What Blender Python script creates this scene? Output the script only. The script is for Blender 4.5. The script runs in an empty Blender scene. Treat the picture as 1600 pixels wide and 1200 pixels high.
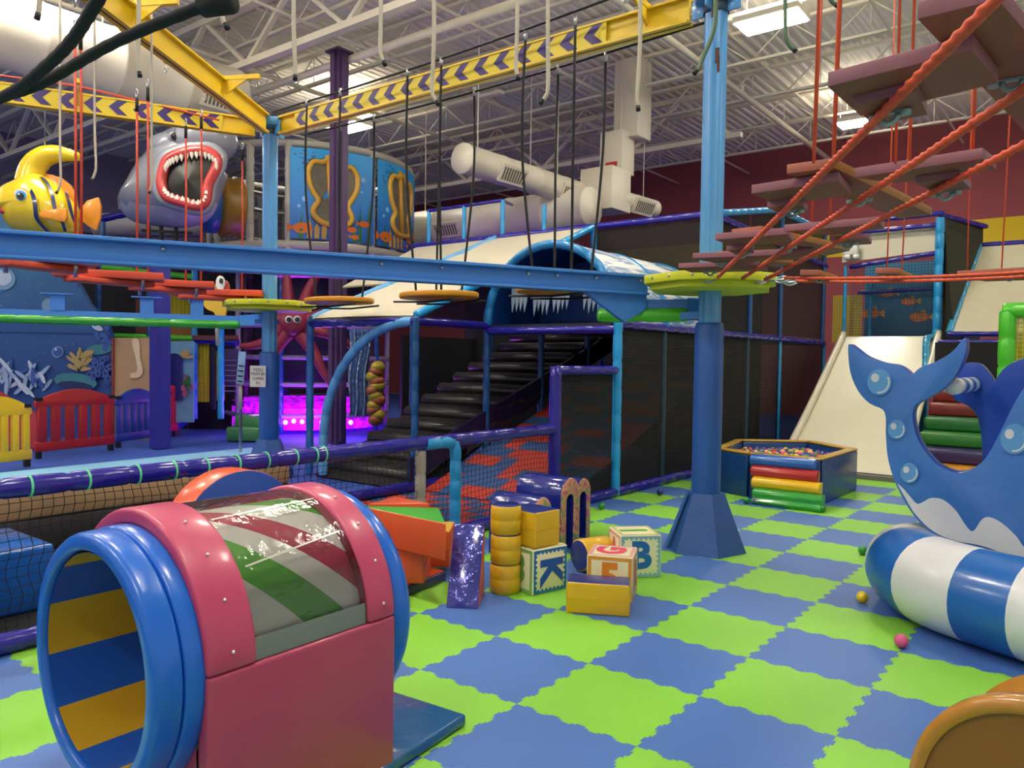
import bpy, bmesh, math, random
from mathutils import Vector, Matrix
random.seed(7)
sc = bpy.context.scene
COL = sc.collection
PI = math.pi
V = Vector
T = 0.61                       # one foam tile

# ------------------------------------------------------------------ camera
F = 1207.65
def _cam():
    pitch, roll, yaw = -0.03075, 0.0140955, -0.657195
    fwd = V((math.sin(yaw)*math.cos(pitch), math.cos(yaw)*math.cos(pitch), math.sin(pitch)))
    right = V((math.cos(yaw), -math.sin(yaw), 0)); up = right.cross(fwd)
    r = right*math.cos(roll)+up*math.sin(roll); u = -right*math.sin(roll)+up*math.cos(roll)
    return r, u, fwd
CR, CU, CF = _cam()
CP = V((3.408666*T, -5.53208*T, 2.553074*T))
cd = bpy.data.cameras.new('camera'); cam = bpy.data.objects.new('camera', cd); COL.objects.link(cam)
cd.sensor_width = 36; cd.lens = 36*F/1600; cd.clip_start = .05; cd.clip_end = 200
cam.matrix_world = Matrix(((CR.x, CU.x, -CF.x, CP.x), (CR.y, CU.y, -CF.y, CP.y), (CR.z, CU.z, -CF.z, CP.z), (0, 0, 0, 1)))
sc.camera = cam
# ------------------------------------------------------------------ world, exposure
w = bpy.data.worlds.new('world'); sc.world = w; w.use_nodes = True
w.node_tree.nodes['Background'].inputs[0].default_value = (1.0, .965, .91, 1)
w.node_tree.nodes['Background'].inputs[1].default_value = .5
sc.view_settings.view_transform = 'Standard'; sc.view_settings.look = 'None'
sc.view_settings.gamma = 1; sc.view_settings.exposure = 0.2; sc.view_settings.use_curve_mapping = False
LIGHT = 72.0                    # strength of every ceiling troffer

# where a ray through a point of the frame meets a level, a wall plane, or a distance
def _ray(x, y): return CF*F + CR*(x-800) + CU*(600-y)
def G(x, y, z=0.0): d = _ray(x, y); return CP + d*((z-CP.z)/d.z)
def onx(x, y, X): d = _ray(x, y); return CP + d*((X-CP.x)/d.x)
def ony(x, y, Y): d = _ray(x, y); return CP + d*((Y-CP.y)/d.y)
def D(x, y, dep): return CP + _ray(x, y)*(dep/F)

# ------------------------------------------------------------------ materials
def lin(h):
    h = h.lstrip('#'); c = [int(h[i:i+2], 16)/255 for i in (0, 2, 4)]
    return tuple((x/12.92 if x <= .04045 else ((x+.055)/1.055)**2.4) for x in c)+(1,)
MT = {}
def mat(name, col, rough=.5, metal=0, var=.08, scale=6, bump=0, bscale=60, spec=.5, emit=None, estr=0, coat=0):
    if name in MT: return MT[name]
    m = bpy.data.materials.new(name); m.use_nodes = True; nt = m.node_tree; b = nt.nodes['Principled BSDF']
    c = lin(col)
    b.inputs['Base Color'].default_value = c; b.inputs['Roughness'].default_value = rough
    b.inputs['Metallic'].default_value = metal; b.inputs['Specular IOR Level'].default_value = spec
    b.inputs['Coat Weight'].default_value = coat; b.inputs['Coat Roughness'].default_value = .12
    tc = nt.nodes.new('ShaderNodeTexCoord')
    if var:
        n = nt.nodes.new('ShaderNodeTexNoise'); n.inputs['Scale'].default_value = scale; n.inputs['Detail'].default_value = 3
        nt.links.new(tc.outputs['Object'], n.inputs['Vector'])
        r = nt.nodes.new('ShaderNodeMix'); r.data_type = 'RGBA'
        r.inputs[6].default_value = tuple(x*(1-var) for x in c[:3])+(1,); r.inputs[7].default_value = tuple(min(1, x*(1+var)) for x in c[:3])+(1,)
        nt.links.new(n.outputs['Fac'], r.inputs[0]); nt.links.new(r.outputs[2], b.inputs['Base Color'])
    if bump:
        n2 = nt.nodes.new('ShaderNodeTexNoise'); n2.inputs['Scale'].default_value = bscale; n2.inputs['Detail'].default_value = 2
        nt.links.new(tc.outputs['Object'], n2.inputs['Vector'])
        bp = nt.nodes.new('ShaderNodeBump'); bp.inputs['Strength'].default_value = bump; bp.inputs['Distance'].default_value = .02
        nt.links.new(n2.outputs['Fac'], bp.inputs['Height']); nt.links.new(bp.outputs[0], b.inputs['Normal'])
    if emit: b.inputs['Emission Color'].default_value = lin(emit); b.inputs['Emission Strength'].default_value = estr
    MT[name] = m; return m
def vinyl(name, col, rough=.32, crease=.25): return mat(name, col, rough, var=.05, bump=crease, bscale=9, coat=.25)
def netmat(name, col, cell, line, axes, solid=.0):
    """open mesh: transparent between the threads (object space)"""
    if name in MT: return MT[name]
    m = mat(name, col, .8, var=0); nt = m.node_tree; b = nt.nodes['Principled BSDF']; out = nt.nodes['Material Output']
    tc = nt.nodes.new('ShaderNodeTexCoord'); sp = nt.nodes.new('ShaderNodeSeparateXYZ'); nt.links.new(tc.outputs['Object'], sp.inputs[0])
    def M(op, a, b_=None):
        n = nt.nodes.new('ShaderNodeMath'); n.operation = op
        for i, v in enumerate((a, b_)):
            if v is None: continue
            if isinstance(v, (int, float)): n.inputs[i].default_value = v
            else: nt.links.new(v, n.inputs[i])
        return n.outputs[0]
    ls = [M('LESS_THAN', M('FRACT', M('DIVIDE', sp.outputs[a], cell)), line) for a in axes]
    f = ls[0]
    for l in ls[1:]: f = M('MAXIMUM', f, l)
    if solid: f = M('MAXIMUM', f, solid)
    tr = nt.nodes.new('ShaderNodeBsdfTransparent'); mx = nt.nodes.new('ShaderNodeMixShader')
    nt.links.new(f, mx.inputs[0]); nt.links.new(tr.outputs[0], mx.inputs[1]); nt.links.new(b.outputs[0], mx.inputs[2])
    nt.links.new(mx.outputs[0], out.inputs['Surface']); return m
def stripemat(name, cols, period, ku, kv, off=0, rough=.35):
    """bands across a sheet's own UV (metres)"""
    m = mat(name, cols[0][1], rough, var=0, coat=.2); nt = m.node_tree; b = nt.nodes['Principled BSDF']
    uv = nt.nodes.new('ShaderNodeUVMap'); sp = nt.nodes.new('ShaderNodeSeparateXYZ'); nt.links.new(uv.outputs[0], sp.inputs[0])
    a = nt.nodes.new('ShaderNodeMath'); a.operation = 'MULTIPLY'; a.inputs[1].default_value = ku/period; nt.links.new(sp.outputs[0], a.inputs[0])
    c = nt.nodes.new('ShaderNodeMath'); c.operation = 'MULTIPLY_ADD'; c.inputs[1].default_value = kv/period; nt.links.new(sp.outputs[1], c.inputs[0]); nt.links.new(a.outputs[0], c.inputs[2])
    d = nt.nodes.new('ShaderNodeMath'); d.operation = 'ADD'; d.inputs[1].default_value = off; nt.links.new(c.outputs[0], d.inputs[0])
    f = nt.nodes.new('ShaderNodeMath'); f.operation = 'FRACT'; nt.links.new(d.outputs[0], f.inputs[0])
    r = nt.nodes.new('ShaderNodeValToRGB'); r.color_ramp.interpolation = 'CONSTANT'
    while len(r.color_ramp.elements) < len(cols): r.color_ramp.elements.new(.5)
    for e, (p, h) in zip(r.color_ramp.elements, cols): e.position = p; e.color = lin(h)
    nt.links.new(f.outputs[0], r.inputs[0]); nt.links.new(r.outputs[0], b.inputs['Base Color']); return m

BLUE = mat('blue_paint', '#4f93cf', .3, var=.04, coat=.3)
BEAMB = mat('blue_beam_paint', '#3f7fcf', .35, var=.06, scale=3)
PADB = vinyl('blue_pad', '#2458a8', .42)
LBLUE = vinyl('light_blue_pad', '#2196d8', .3)
SKYP = vinyl('sky_blue_pad', '#5fa4dc', .35)
NAVY = vinyl('navy_pad', '#221a90', .25, .6)
GREENP = vinyl('green_pad', '#4fc02c', .3)
YEL = mat('yellow_paint', '#e0bb1c', .4, var=.06, scale=4)
PURP = mat('purple_paint', '#35207c', .5)
COLM = mat('plum_column_paint', '#4c3560', .4)
ORROPE = mat('orange_rope', '#d9512c', .6, var=.15, scale=40)
REDCORD = mat('red_cord', '#c8442c', .55)
BLACKR = mat('black_rope', '#141517', .75, var=.2, scale=40)
BLK = mat('black', '#101014', .5)
STEEL = mat('steel', '#b9bcc0', .3, metal=.9)
WHITEC = mat('cream_steel', '#ece5d2', .55, var=.05)
DECK = mat('ceiling_deck', '#efe9da', .6, var=.03)
DUCT = mat('duct_white', '#e0d9c8', .45, var=.03)
MESHK = netmat('black_screen', '#0d0c0c', .03, .2, (0, 1, 2), .80)
NETB = netmat('black_netting', '#15151a', .05, .16, (1, 2), 0)
NETY = netmat('yellow_netting', '#b7ad1c', .05, .2, (0, 1, 2), .55)
GREYP = vinyl('grey_pad', '#9a9690', .5)
WOOD = mat('composite_board', '#8a4a3a', .6, var=.14, scale=18)
WOODE = mat('composite_board_edge', '#8e5a66', .6, var=.1, scale=30)
WOODY = mat('composite_board_yellow_edge', '#a4661a', .6)
WHITEP = vinyl('white_vinyl', '#e4e4e2', .35)
CREAM = mat('cream_fabric', '#c9c2ae', .55, var=.05, scale=3)

# ------------------------------------------------------------------ mesh builder
WL = {}
def basis(d):
    d = V(d).normalized(); a = V((0, 0, 1)) if abs(d.z) < .95 else V((1, 0, 0))
    u = a.cross(d).normalized(); return u, d.cross(u).normalized(), d
class MB:
    def __init__(s): s.v = []; s.f = []; s.mi = []; s.sm = []; s.uv = []
    def add(s, vs, fs, mi=0, sm=False, uv=None):
        o = len(s.v); s.v += [V(p) for p in vs]; s.uv += (uv if uv else [(0, 0)]*len(vs))
        for k, f in enumerate(fs):
            s.f.append([o+i for i in f]); s.mi.append(mi[k] if isinstance(mi, list) else mi); s.sm.append(sm)
        return s
    def box(s, c, size, rz=0, mi=0, R=None):
        c = V(c); h = V(size)/2; R = R or Matrix.Rotation(rz, 3, 'Z')
        vs = [c+R@V((x*h.x, y*h.y, z*h.z)) for x, y, z in ((-1,-1,-1),(1,-1,-1),(1,1,-1),(-1,1,-1),(-1,-1,1),(1,-1,1),(1,1,1),(-1,1,1))]
        return s.add(vs, [(0,3,2,1),(4,5,6,7),(0,1,5,4),(1,2,6,5),(2,3,7,6),(3,0,4,7)], mi)
    def bar(s, a, b, wd, ht, mi=0, up=(0, 0, 1)):
        a = V(a); b = V(b); d = (b-a).normalized(); u = V(up); side = d.cross(u).normalized(); u2 = side.cross(d).normalized()
        vs = []
        for p in (a, b):
            for x, z in ((-1,-1),(1,-1),(1,1),(-1,1)): vs.append(p+side*(x*wd/2)+u2*(z*ht/2))
        return s.add(vs, [(3,2,1,0),(4,5,6,7),(0,1,5,4),(1,2,6,5),(2,3,7,6),(3,0,4,7)], mi)
    def tube(s, pts, r, n=10, mi=0, caps=True, rf=None, seg_mi=None, closed=False):
        pts = [V(p) for p in pts]; N = len(pts); vs = []; u = None
        for i, p in enumerate(pts):
            d = (pts[(i+1) % N]-pts[i-1]) if closed else (pts[min(i+1, N-1)]-pts[max(i-1, 0)])
            d.normalize()
            if u is None: u = basis(d)[0]
            else: u = (u-d*u.dot(d)).normalized()
            v = d.cross(u); rr = rf(i) if rf else (r[i] if isinstance(r, (list, tuple)) else r)
            for k in range(n):
                a = 2*PI*k/n; vs.append(p+u*(math.cos(a)*rr)+v*(math.sin(a)*rr))
        fs = []; ms = []
        for i in range(N if closed else N-1):
            j = (i+1) % N
            for k in range(n):
                fs.append((i*n+k, i*n+(k+1) % n, j*n+(k+1) % n, j*n+k)); ms.append(seg_mi(i) if seg_mi else mi)
        if caps and not closed:
            fs.append(tuple(range(n-1, -1, -1))); ms.append(ms[0]); fs.append(tuple((N-1)*n+k for k in range(n))); ms.append(ms[-2])
        return s.add(vs, fs, ms, True)
    def pad(s, a, b, r, pitch=.24, n=12, mi=0, curve=None):
        """foam padded pipe, pinched where cable ties hold it"""
        pts = curve or [V(a), V(b)]
        L = [0]
        for i in range(1, len(pts)): L.append(L[-1]+(V(pts[i])-V(pts[i-1])).length)
        def at(t):
            for i in range(1, len(L)):
                if t <= L[i] or i == len(L)-1: return V(pts[i-1]).lerp(V(pts[i]), (t-L[i-1])/max(1e-6, L[i]-L[i-1]))
        k = max(1, round(L[-1]/pitch)); P = []; R = []
        for i in range(k):
            for f, q in ((0, .86), (.08, 1), (.5, 1.03), (.92, 1)): P.append(at((i+f)*L[-1]/k)); R.append(r*q)
        P.append(at(L[-1])); R.append(r*.9)
        return s.tube(P, R, n, mi)
    def rope(s, a, b, r, lobes=3, twist=14, sag=0, mi=0, step=.02):
        a = V(a); b = V(b); L = (b-a).length; N = max(8, int(L/step)); n = lobes*4; vs = []
        u, v, d = basis(b-a)
        for i in range(N+1):
            t = i/N; p = a.lerp(b, t)-V((0, 0, 1))*(sag*4*t*(1-t)); ph = t*L*twist*2
            for k in range(n):
                an = 2*PI*k/n; rr = r*(.86+.14*math.cos(lobes*(an-ph/lobes*1.0)))
                vs.append(p+u*(math.cos(an)*rr)+v*(math.sin(an)*rr))
        fs = [(i*n+k, i*n+(k+1) % n, (i+1)*n+(k+1) % n, (i+1)*n+k) for i in range(N) for k in range(n)]
        fs += [tuple(range(n-1, -1, -1)), tuple(N*n+k for k in range(n))]
        return s.add(vs, fs, mi, True)
    def sphere(s, c, r, nu=14, nv=9, mi=0, sc=(1, 1, 1), R=None):
        c = V(c); vs = [V((0, 0, 1))]
        for j in range(1, nv):
            for i in range(nu): t = PI*j/nv; p = 2*PI*i/nu; vs.append(V((math.sin(t)*math.cos(p), math.sin(t)*math.sin(p), math.cos(t))))
        vs.append(V((0, 0, -1))); fs = []
        for i in range(nu): fs.append((0, 1+i, 1+(i+1) % nu))
        for j in range(nv-2):
            for i in range(nu): a = 1+j*nu; fs.append((a+i, a+nu+i, a+nu+(i+1) % nu, a+(i+1) % nu))
        a = 1+(nv-2)*nu
        for i in range(nu): fs.append((a+i, len(vs)-1, a+(i+1) % nu))
        vs = [V((p.x*sc[0]*r, p.y*sc[1]*r, p.z*sc[2]*r)) for p in vs]
        if R: vs = [R@p for p in vs]
        return s.add([c+p for p in vs], fs, mi, True)
    def prism(s, front, off, mi=0, mside=None):
        """polygon of 3D points pushed along off"""
        n = len(front); off = V(off); vs = [V(p) for p in front]+[V(p)+off for p in front]
        nrm = V((0, 0, 0))
        for i in range(n): nrm += vs[i].cross(vs[(i+1) % n])
        fl = nrm.dot(off) > 0
        fs = [tuple(range(n)), tuple(range(2*n-1, n-1, -1))]+[(i, i+n, (i+1) % n+n, (i+1) % n) for i in range(n)]
        if fl: fs = [tuple(reversed(f)) for f in fs]
        return s.add(vs, fs, [mi, mi]+[mi if mside is None else mside]*n)
    def grid(s, fn, nu, nv, mi=0, sm=True, uvf=None, flip=False):
        vs = [fn(i/nu, j/nv) for j in range(nv+1) for i in range(nu+1)]
        uv = [uvf(i/nu, j/nv) for j in range(nv+1) for i in range(nu+1)] if uvf else None
        fs = [(j*(nu+1)+i, j*(nu+1)+i+1, (j+1)*(nu+1)+i+1, (j+1)*(nu+1)+i) for j in range(nv) for i in range(nu)]
        if flip: fs = [tuple(reversed(f)) for f in fs]
        return s.add(vs, fs, mi, sm, uv)
    def rev(s, prof, c, axis=(0, 0, 1), n=24, mi=0, sm=True, seg_mi=None, close=False):
        """lathe: prof = [(radius, along)]"""
        u, v, d = basis(axis); c = V(c); vs = []
        for r, h in prof:
            for k in range(n): a = 2*PI*k/n; vs.append(c+d*h+u*(math.cos(a)*r)+v*(math.sin(a)*r))
        m = len(prof); fs = []; ms = []
        for j in range(m if close else m-1):
            jj = (j+1) % m
            for k in range(n): fs.append((j*n+k, j*n+(k+1) % n, jj*n+(k+1) % n, jj*n+k)); ms.append(seg_mi(j, k) if seg_mi else mi)
        return s.add(vs, fs, ms, sm)
    def build(s, name, mats, parent=None, label=None, cat=None, group=None, kind=None, bevel=0, segs=2, smooth=None):
        if not isinstance(mats, (list, tuple)): mats = [mats]
        if parent is not None: o0 = WL[parent.name]
        else:
            xs = [p.x for p in s.v]; ys = [p.y for p in s.v]; o0 = V(((min(xs)+max(xs))/2, (min(ys)+max(ys))/2, min(p.z for p in s.v)))
        me = bpy.data.meshes.new(name); me.from_pydata([p-o0 for p in s.v], [], s.f)
        for m in mats: me.materials.append(m)
        me.polygons.foreach_set('material_index', s.mi); me.polygons.foreach_set('use_smooth', s.sm)
        if any(u != (0, 0) for u in s.uv):
            ul = me.uv_layers.new(name='UVMap')
            for l in me.loops: ul.data[l.index].uv = s.uv[l.vertex_index]
        me.update(); o = bpy.data.objects.new(name, me); COL.objects.link(o)
        if parent is not None: o.parent = parent
        else: o.location = o0
        WL[o.name] = o0
        if bevel:
            b = o.modifiers.new('bevel', 'BEVEL'); b.width = bevel; b.segments = segs; b.limit_method = 'ANGLE'; b.angle_limit = .6
            for p in me.polygons: p.use_smooth = True
            me.set_sharp_from_angle(angle=math.radians(35)) if False else None
        tag(o, label, cat, group, kind); return o
def tag(o, label=None, cat=None, group=None, kind=None):
    if label: o['label'] = label
    if cat: o['category'] = cat
    if group: o['group'] = group
    if kind: o['kind'] = kind
def thing(name, label, cat, loc, group=None):
    o = bpy.data.objects.new(name, None); COL.objects.link(o); o.empty_display_size = .1
    o.location = loc; WL[o.name] = V(loc); tag(o, label, cat, group); return o
def copy_tree(o, loc, label=None, rz=None):
    def cp(a, par):
        c = a.copy(); COL.objects.link(c); c.parent = par; WL[c.name] = WL[a.name]
        for ch in list(a.children): cp(ch, c)
        return c
    c = cp(o, None); c.location = loc
    if rz is not None: c.rotation_euler.z = rz
    if label: c['label'] = label
    return c
def glyph(ch, size, M, mats, parent, name='letter', extr=.001, off=.0):
    """a letter as real flat mesh; M maps (x,y) of the letter to the world"""
    cu = bpy.data.curves.new('t', 'FONT'); cu.body = ch; cu.size = size; cu.align_x = 'CENTER'; cu.align_y = 'CENTER'; cu.extrude = extr; cu.offset = off; cu.resolution_u = 3
    ob = bpy.data.objects.new('t', cu); me = bpy.data.meshes.new_from_object(ob); bpy.data.objects.remove(ob); bpy.data.curves.remove(cu)
    mb = MB(); mb.add([M@v.co for v in me.vertices], [tuple(p.vertices) for p in me.polygons]); bpy.data.meshes.remove(me)
    return mb.build(name, mats, parent)
def frame(o, x, y):
    """matrix with columns x, y, x cross y at o"""
    x = V(x).normalized(); y = V(y).normalized(); z = x.cross(y); o = V(o)
    return Matrix(((x.x, y.x, z.x, o.x), (x.y, y.y, z.y, o.y), (x.z, y.z, z.z, o.z), (0, 0, 0, 1)))
def puff(mb, poly, thick, back, mi=0, rings=6, mf=None):
    """pillow: outline of 3D points, swollen both ways along back"""
    c = sum((V(p) for p in poly), V())/len(poly); n = len(poly); back = V(back).normalized(); vs = []; fs = []; ms = []
    rs = [(math.cos(t*PI/2/rings), math.sin(t*PI/2/rings)) for t in range(rings+1)]
    order = [(s_, -h) for s_, h in reversed(rs[:-1])]+[(s_, h) for s_, h in rs[1:-1]]
    vs.append(c-back*thick)
    for s_, h in order:
        for p in poly: vs.append(c+(V(p)-c)*s_+back*(h*thick))
    vs.append(c+back*thick); m = len(order)
    for i in range(n): fs.append((0, 1+i, 1+(i+1) % n))
    for j in range(m-1):
        for i in range(n): a = 1+j*n; fs.append((a+i, a+n+i, a+n+(i+1) % n, a+(i+1) % n))
    a = 1+(m-1)*n
    for i in range(n): fs.append((a+i, len(vs)-1, a+(i+1) % n))
    ms = [mf(sum((vs[k] for k in f), V())/len(f)) for f in fs] if mf else mi
    return mb.add(vs, fs, ms, True)
def smooth_poly(pts, k=4):
    """closed Catmull-Rom through 2D points"""
    n = len(pts); out = []
    for i in range(n):
        p0, p1, p2, p3 = pts[i-1], pts[i], pts[(i+1) % n], pts[(i+2) % n]
        for j in range(k):
            t = j/k
            out.append(tuple(.5*((2*p1[a])+(-p0[a]+p2[a])*t+(2*p0[a]-5*p1[a]+4*p2[a]-p3[a])*t*t+(-p0[a]+3*p1[a]-3*p2[a]+p3[a])*t**3) for a in (0, 1)))
    return out
def spline(pts, k=8):
    pts = [V(p) for p in pts]; n = len(pts); out = []
    for i in range(n-1):
        p0 = pts[max(i-1, 0)]; p1 = pts[i]; p2 = pts[i+1]; p3 = pts[min(i+2, n-1)]
        for j in range(k):
            t = j/k; out.append(.5*((2*p1)+(-p0+p2)*t+(2*p0-5*p1+4*p2-p3)*t*t+(-p0+3*p1-3*p2+p3)*t**3))
    out.append(pts[-1]); return out

# ------------------------------------------------------------------ ceiling lights (they light the room)
LAMP = mat('lamp_diffuser', '#ffffff', .6, var=0, emit='#fff6e6', estr=LIGHT)
UPL = mat('added_uplight', '#ffffff', .6, var=0, emit='#fff2dc', estr=34.0)  # upward glow added on top of each troffer to brighten the ceiling deck
def troffer(x, y, label, z=7.3, rz=0):
    t = thing('ceiling_light', label, 'ceiling light', (x, y, z), 'ceiling lights of the hall')
    MB().box((x, y, z+.09), (1.1, .66, .1)).build('housing', WHITEC, t)
    MB().box((x, y, z+.03), (1.02, .58, .02)).build('diffuser', LAMP, t)
    MB().box((x, y, z+.145), (1.0, .5, .008)).build('added_uplight', UPL, t)
    for sx in (-.5, .5): MB().tube([(x+sx, y, z+.14), (x+sx, y, 8.2)], .008, 5).build('hanger', STEEL, t)
    return t
for x, y, l in ((-2.62, 9.75, 'bright square ceiling light beside the top of the nearest blue pole'), (-13.2, 9.6, 'bright ceiling light behind the dark plum column above the round tower'), (-2.75, 16.4, 'small bright ceiling light seen just under the purple edged rope bridge plank')):
    troffer(x, y, l)
for x in (-18.5, -10, -4.5, 1.2):
    for y in (-6.5, -1.2, 3.6):
        if (x, y) == (-18.5, 3.6): continue
        troffer(x, 1.4 if (x, y) == (-10, 3.6) else y, 'ceiling light of the unseen rows above the photograph')
for x, y in ((5.5, 13), ): troffer(x, y, 'ceiling light of the unseen rows above the photograph')
# magenta glow of the lit tub
def lamp(name, parent, loc, col, e, r=.25):
    l = bpy.data.lights.new(name, 'POINT'); l.color = col; l.energy = e; l.shadow_soft_size = r
    o = bpy.data.objects.new(name, l); COL.objects.link(o); o.parent = parent; o.location = V(loc)-WL[parent.name]; return o

# ================================================================== SETTING
def jig(a, b, sgn, n=8, amp=.011):
    """tabbed seam from a to b"""
    a = V(a); b = V(b); d = b-a; nn = V((-d.y, d.x, 0)).normalized()*sgn; out = [a]; 
    m = .06
    for i in range(n):
        t0 = m+(1-2*m)*i/n; w_ = (1-2*m)/n; s_ = 1 if i % 2 == 0 else -1
        for t, h in ((t0+.22*w_, 0), (t0+.10*w_, .9), (t0+.3*w_, 1.15), (t0+.7*w_, 1.15), (t0+.90*w_, .9), (t0+.78*w_, 0)):
            out.append(a+d*t+nn*(amp*h*s_))
    return out
mb = MB(); BL = mat('blue_foam', '#446cb4', .5, var=.07, scale=2.5, bump=.08, bscale=200); GR = mat('green_foam', '#82c43c', .5, var=.07, scale=2.5, bump=.08, bscale=200)
for i in range(-4, 12):
    for j in range(-9, 24):
        x0, y0, x1, y1 = i*T, j*T, (i+1)*T, (j+1)*T
        if x0 > 4.5 and y0 < -2: continue
        c = [(x0, y0, 0), (x1, y0, 0), (x1, y1, 0), (x0, y1, 0)]
        near = (j < 14)
        if near:
            e1 = jig(c[0], c[1], 1); e2 = jig(c[1], c[2], 1); e3 = list(reversed(jig(c[3], c[2], 1)+[V(c[2])]))[:-1]; e4 = list(reversed(jig(c[0], c[3], 1)+[V(c[3])]))[:-1]
            p = e1+e2+e3+e4
        else: p = [V(q) for q in c]
        mb.add(p, [tuple(range(len(p)))], 1 if (i+j) % 2 else 0)
mb.box((0, 0, -.06), (.1, .1, .02), mi=0)
mb.build('floor', [BL, GR], kind='structure')
mb = MB(); mb.box((-14, 7, -.06), (36, 44, .08)); mb.build('floor', mat('blue_carpet', '#2c4fa8', .85, var=.12, scale=1.5), kind='structure')
mb = MB(); q = [G(-60, 772), G(0, 756), G(200, 728), G(420, 705), G(420, 697), G(200, 716), G(0, 738), G(-60, 748)]
q = [V((-9.3, -1.5, -.012)), V((-7.6, -1.5, -.012)), V((-8.3, 4.2, -.012)), V((-9.6, 4.4, -.012))]
mb.add(q, [(0, 1, 2, 3)]); mb.build('floor', mat('light_blue_carpet', '#7fb8dc', .85, var=.05), kind='structure')
# puzzle mats and dark rug on the far side of the net barrier
mb = MB(); RB = mat('red_foam', '#a42e24', .7); DB = mat('dark_blue_foam', '#24477c', .7); BKF = mat('black_foam', '#1b1a1c', .8)
s_ = .24
for i in range(8):
    for j in range(10):
        x0 = -4.35+i*s_; y0 = .9+j*s_
        mb.add([(x0, y0, .0), (x0+s_, y0, .0), (x0+s_, y0+s_, .0), (x0, y0+s_, .0)], [(0, 1, 2, 3)], 0 if (i//1+j) % 2 else 1)
mb.add([(-4.6, -3.4, .0), (-2.44, -3.4, .0), (-2.44, .9, .0), (-4.6, .9, .0)], [(0, 1, 2, 3)], 2)
mb.build('floor', [RB, DB, BKF], kind='structure')
MAROON = mat('maroon_wall', '#96484e', .8, var=.05, scale=1); BANDY = mat('yellow_wall_band', '#d8b818', .7, var=.03)
mb = MB()
for z0, z1, m in ((0, 4.75, 0), (4.75, 5.5, 1), (5.5, 8.5, 0)): mb.box((-7, 20.8, (z0+z1)/2), (36, .2, z1-z0), mi=m)
mb.build('wall_back', [MAROON, BANDY], kind='structure')
mb = MB(); mb.box((-25, 3, 2.8), (.2, 36, 5.6), mi=0); mb.box((-25, 3, 7.05), (.2, 36, 2.9), mi=1)
mb.build('wall_left', [mat('purple_wall', '#4c2058', .8, var=.05, scale=1), mat('pale_wall', '#8b84a0', .8)], kind='structure')
# corrugated deck
mb = MB(); vs = []; x = -25; pr = []
while x < 10.5:
    pr += [(x, 8.3), (x+.07, 8.3), (x+.11, 8.325), (x+.18, 8.325), (x+.22, 8.3)]; x += .22
n = len(pr); mb.add([(a, -9, b) for a, b in pr]+[(a, 21, b) for a, b in pr], [(i, n+i, n+i+1, i+1) for i in range(n-1)])
mb.build('ceiling', DECK, kind='structure')
# open web joists along x
def joist(y, z1=8.22, z0=7.6, x0=-24.8, x1=10):
    mb = MB()
    for dy in (-.035, .035):
        mb.bar((x0, y+dy, z1), (x1, y+dy, z1), .05, .06); mb.bar((x0, y+dy, z0), (x1, y+dy, z0), .045, .05)
    x = x0; up = True
    while x < x1-.8:
        mb.tube([(x, y, z0 if up else z1), (x+.75, y, z1 if up else z0)], .017, 4)
        if up: mb.tube([(x+.75, y, z1), (x+.75, y, z0)], .011, 4)
        x += .75; up = not up
    mb.build('trim', WHITEC, kind='structure')
for k in range(10): joist(-1+2.15*k)
def cross(x, z=7.55, r=.03, y0=-8, y1=20.6): MB().tube([(x, y0, z), (x, y1, z)], r, 8).build('trim', WHITEC, kind='structure')
for x, z, r in ((-4.4, 7.4, .065), (-7.1, 7.55, .03), (-9.5, 7.55, .03), (-12.2, 7.5, .05), (-15.5, 7.55, .03), (-19, 7.55, .03), (-1.2, 7.55, .03), (1.8, 7.55, .03), (-4.1, 8.1, .025), (-8.3, 8.1, .025), (-10.8, 8.1, .025)): cross(x, z, r)
# deep girders along x carried by the plum column
def girder(y, x0, x1, z0=7.0, z1=8.1):
    mb = MB(); mb.bar((x0, y, z1), (x1, y, z1), .18, .12); mb.bar((x0, y, z0), (x1, y, z0), .16, .12); x = x0; up = True
    while x < x1-1.4:
        mb.bar((x, y, z0 if up else z1), (x+1.4, y, z1 if up else z0), .09, .07)
        x += 1.4; up = not up
    mb.build('trim', WHITEC, kind='structure')
girder(5.1, -24.8, -3); girder(14.6, -24.8, -5)
MB().tube([(-24.8, 5.9, 6.9), (4, 5.9, 6.9)], .07, 10).build('trim', WHITEC, kind='structure')
for (xa, ya, za, L) in ((600, 150, 7.3, 2.4), (740, 155, 7.3, 1.6)):
    p = G(xa, ya, za); MB().box(p, (L, .16, .07)).build('trim', WHITEC, kind='structure')
# plum column
mb = MB(); cx, cy = -8.95, 5.75
mb.box((cx, cy, 3.5), (.23, .23, 7.0)); mb.box((cx, cy-.14, 3.5), (.10, .06, 6.9)); mb.box((cx+.14, cy, 3.5), (.06, .10, 6.9)); mb.box((cx, cy, 7.0), (.36, .36, .04))
mb.build('trim', COLM, kind='structure')
mb = MB(); cx, cy = G(250, 700)[:2]; mb.box((cx, cy, 1.7), (.24, .24, 3.4)); mb.box((cx, cy, 3.4), (.3, .3, .02)); mb.build('trim', vinyl('indigo_column_pad', '#2c2a90', .5), kind='structure')

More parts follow.
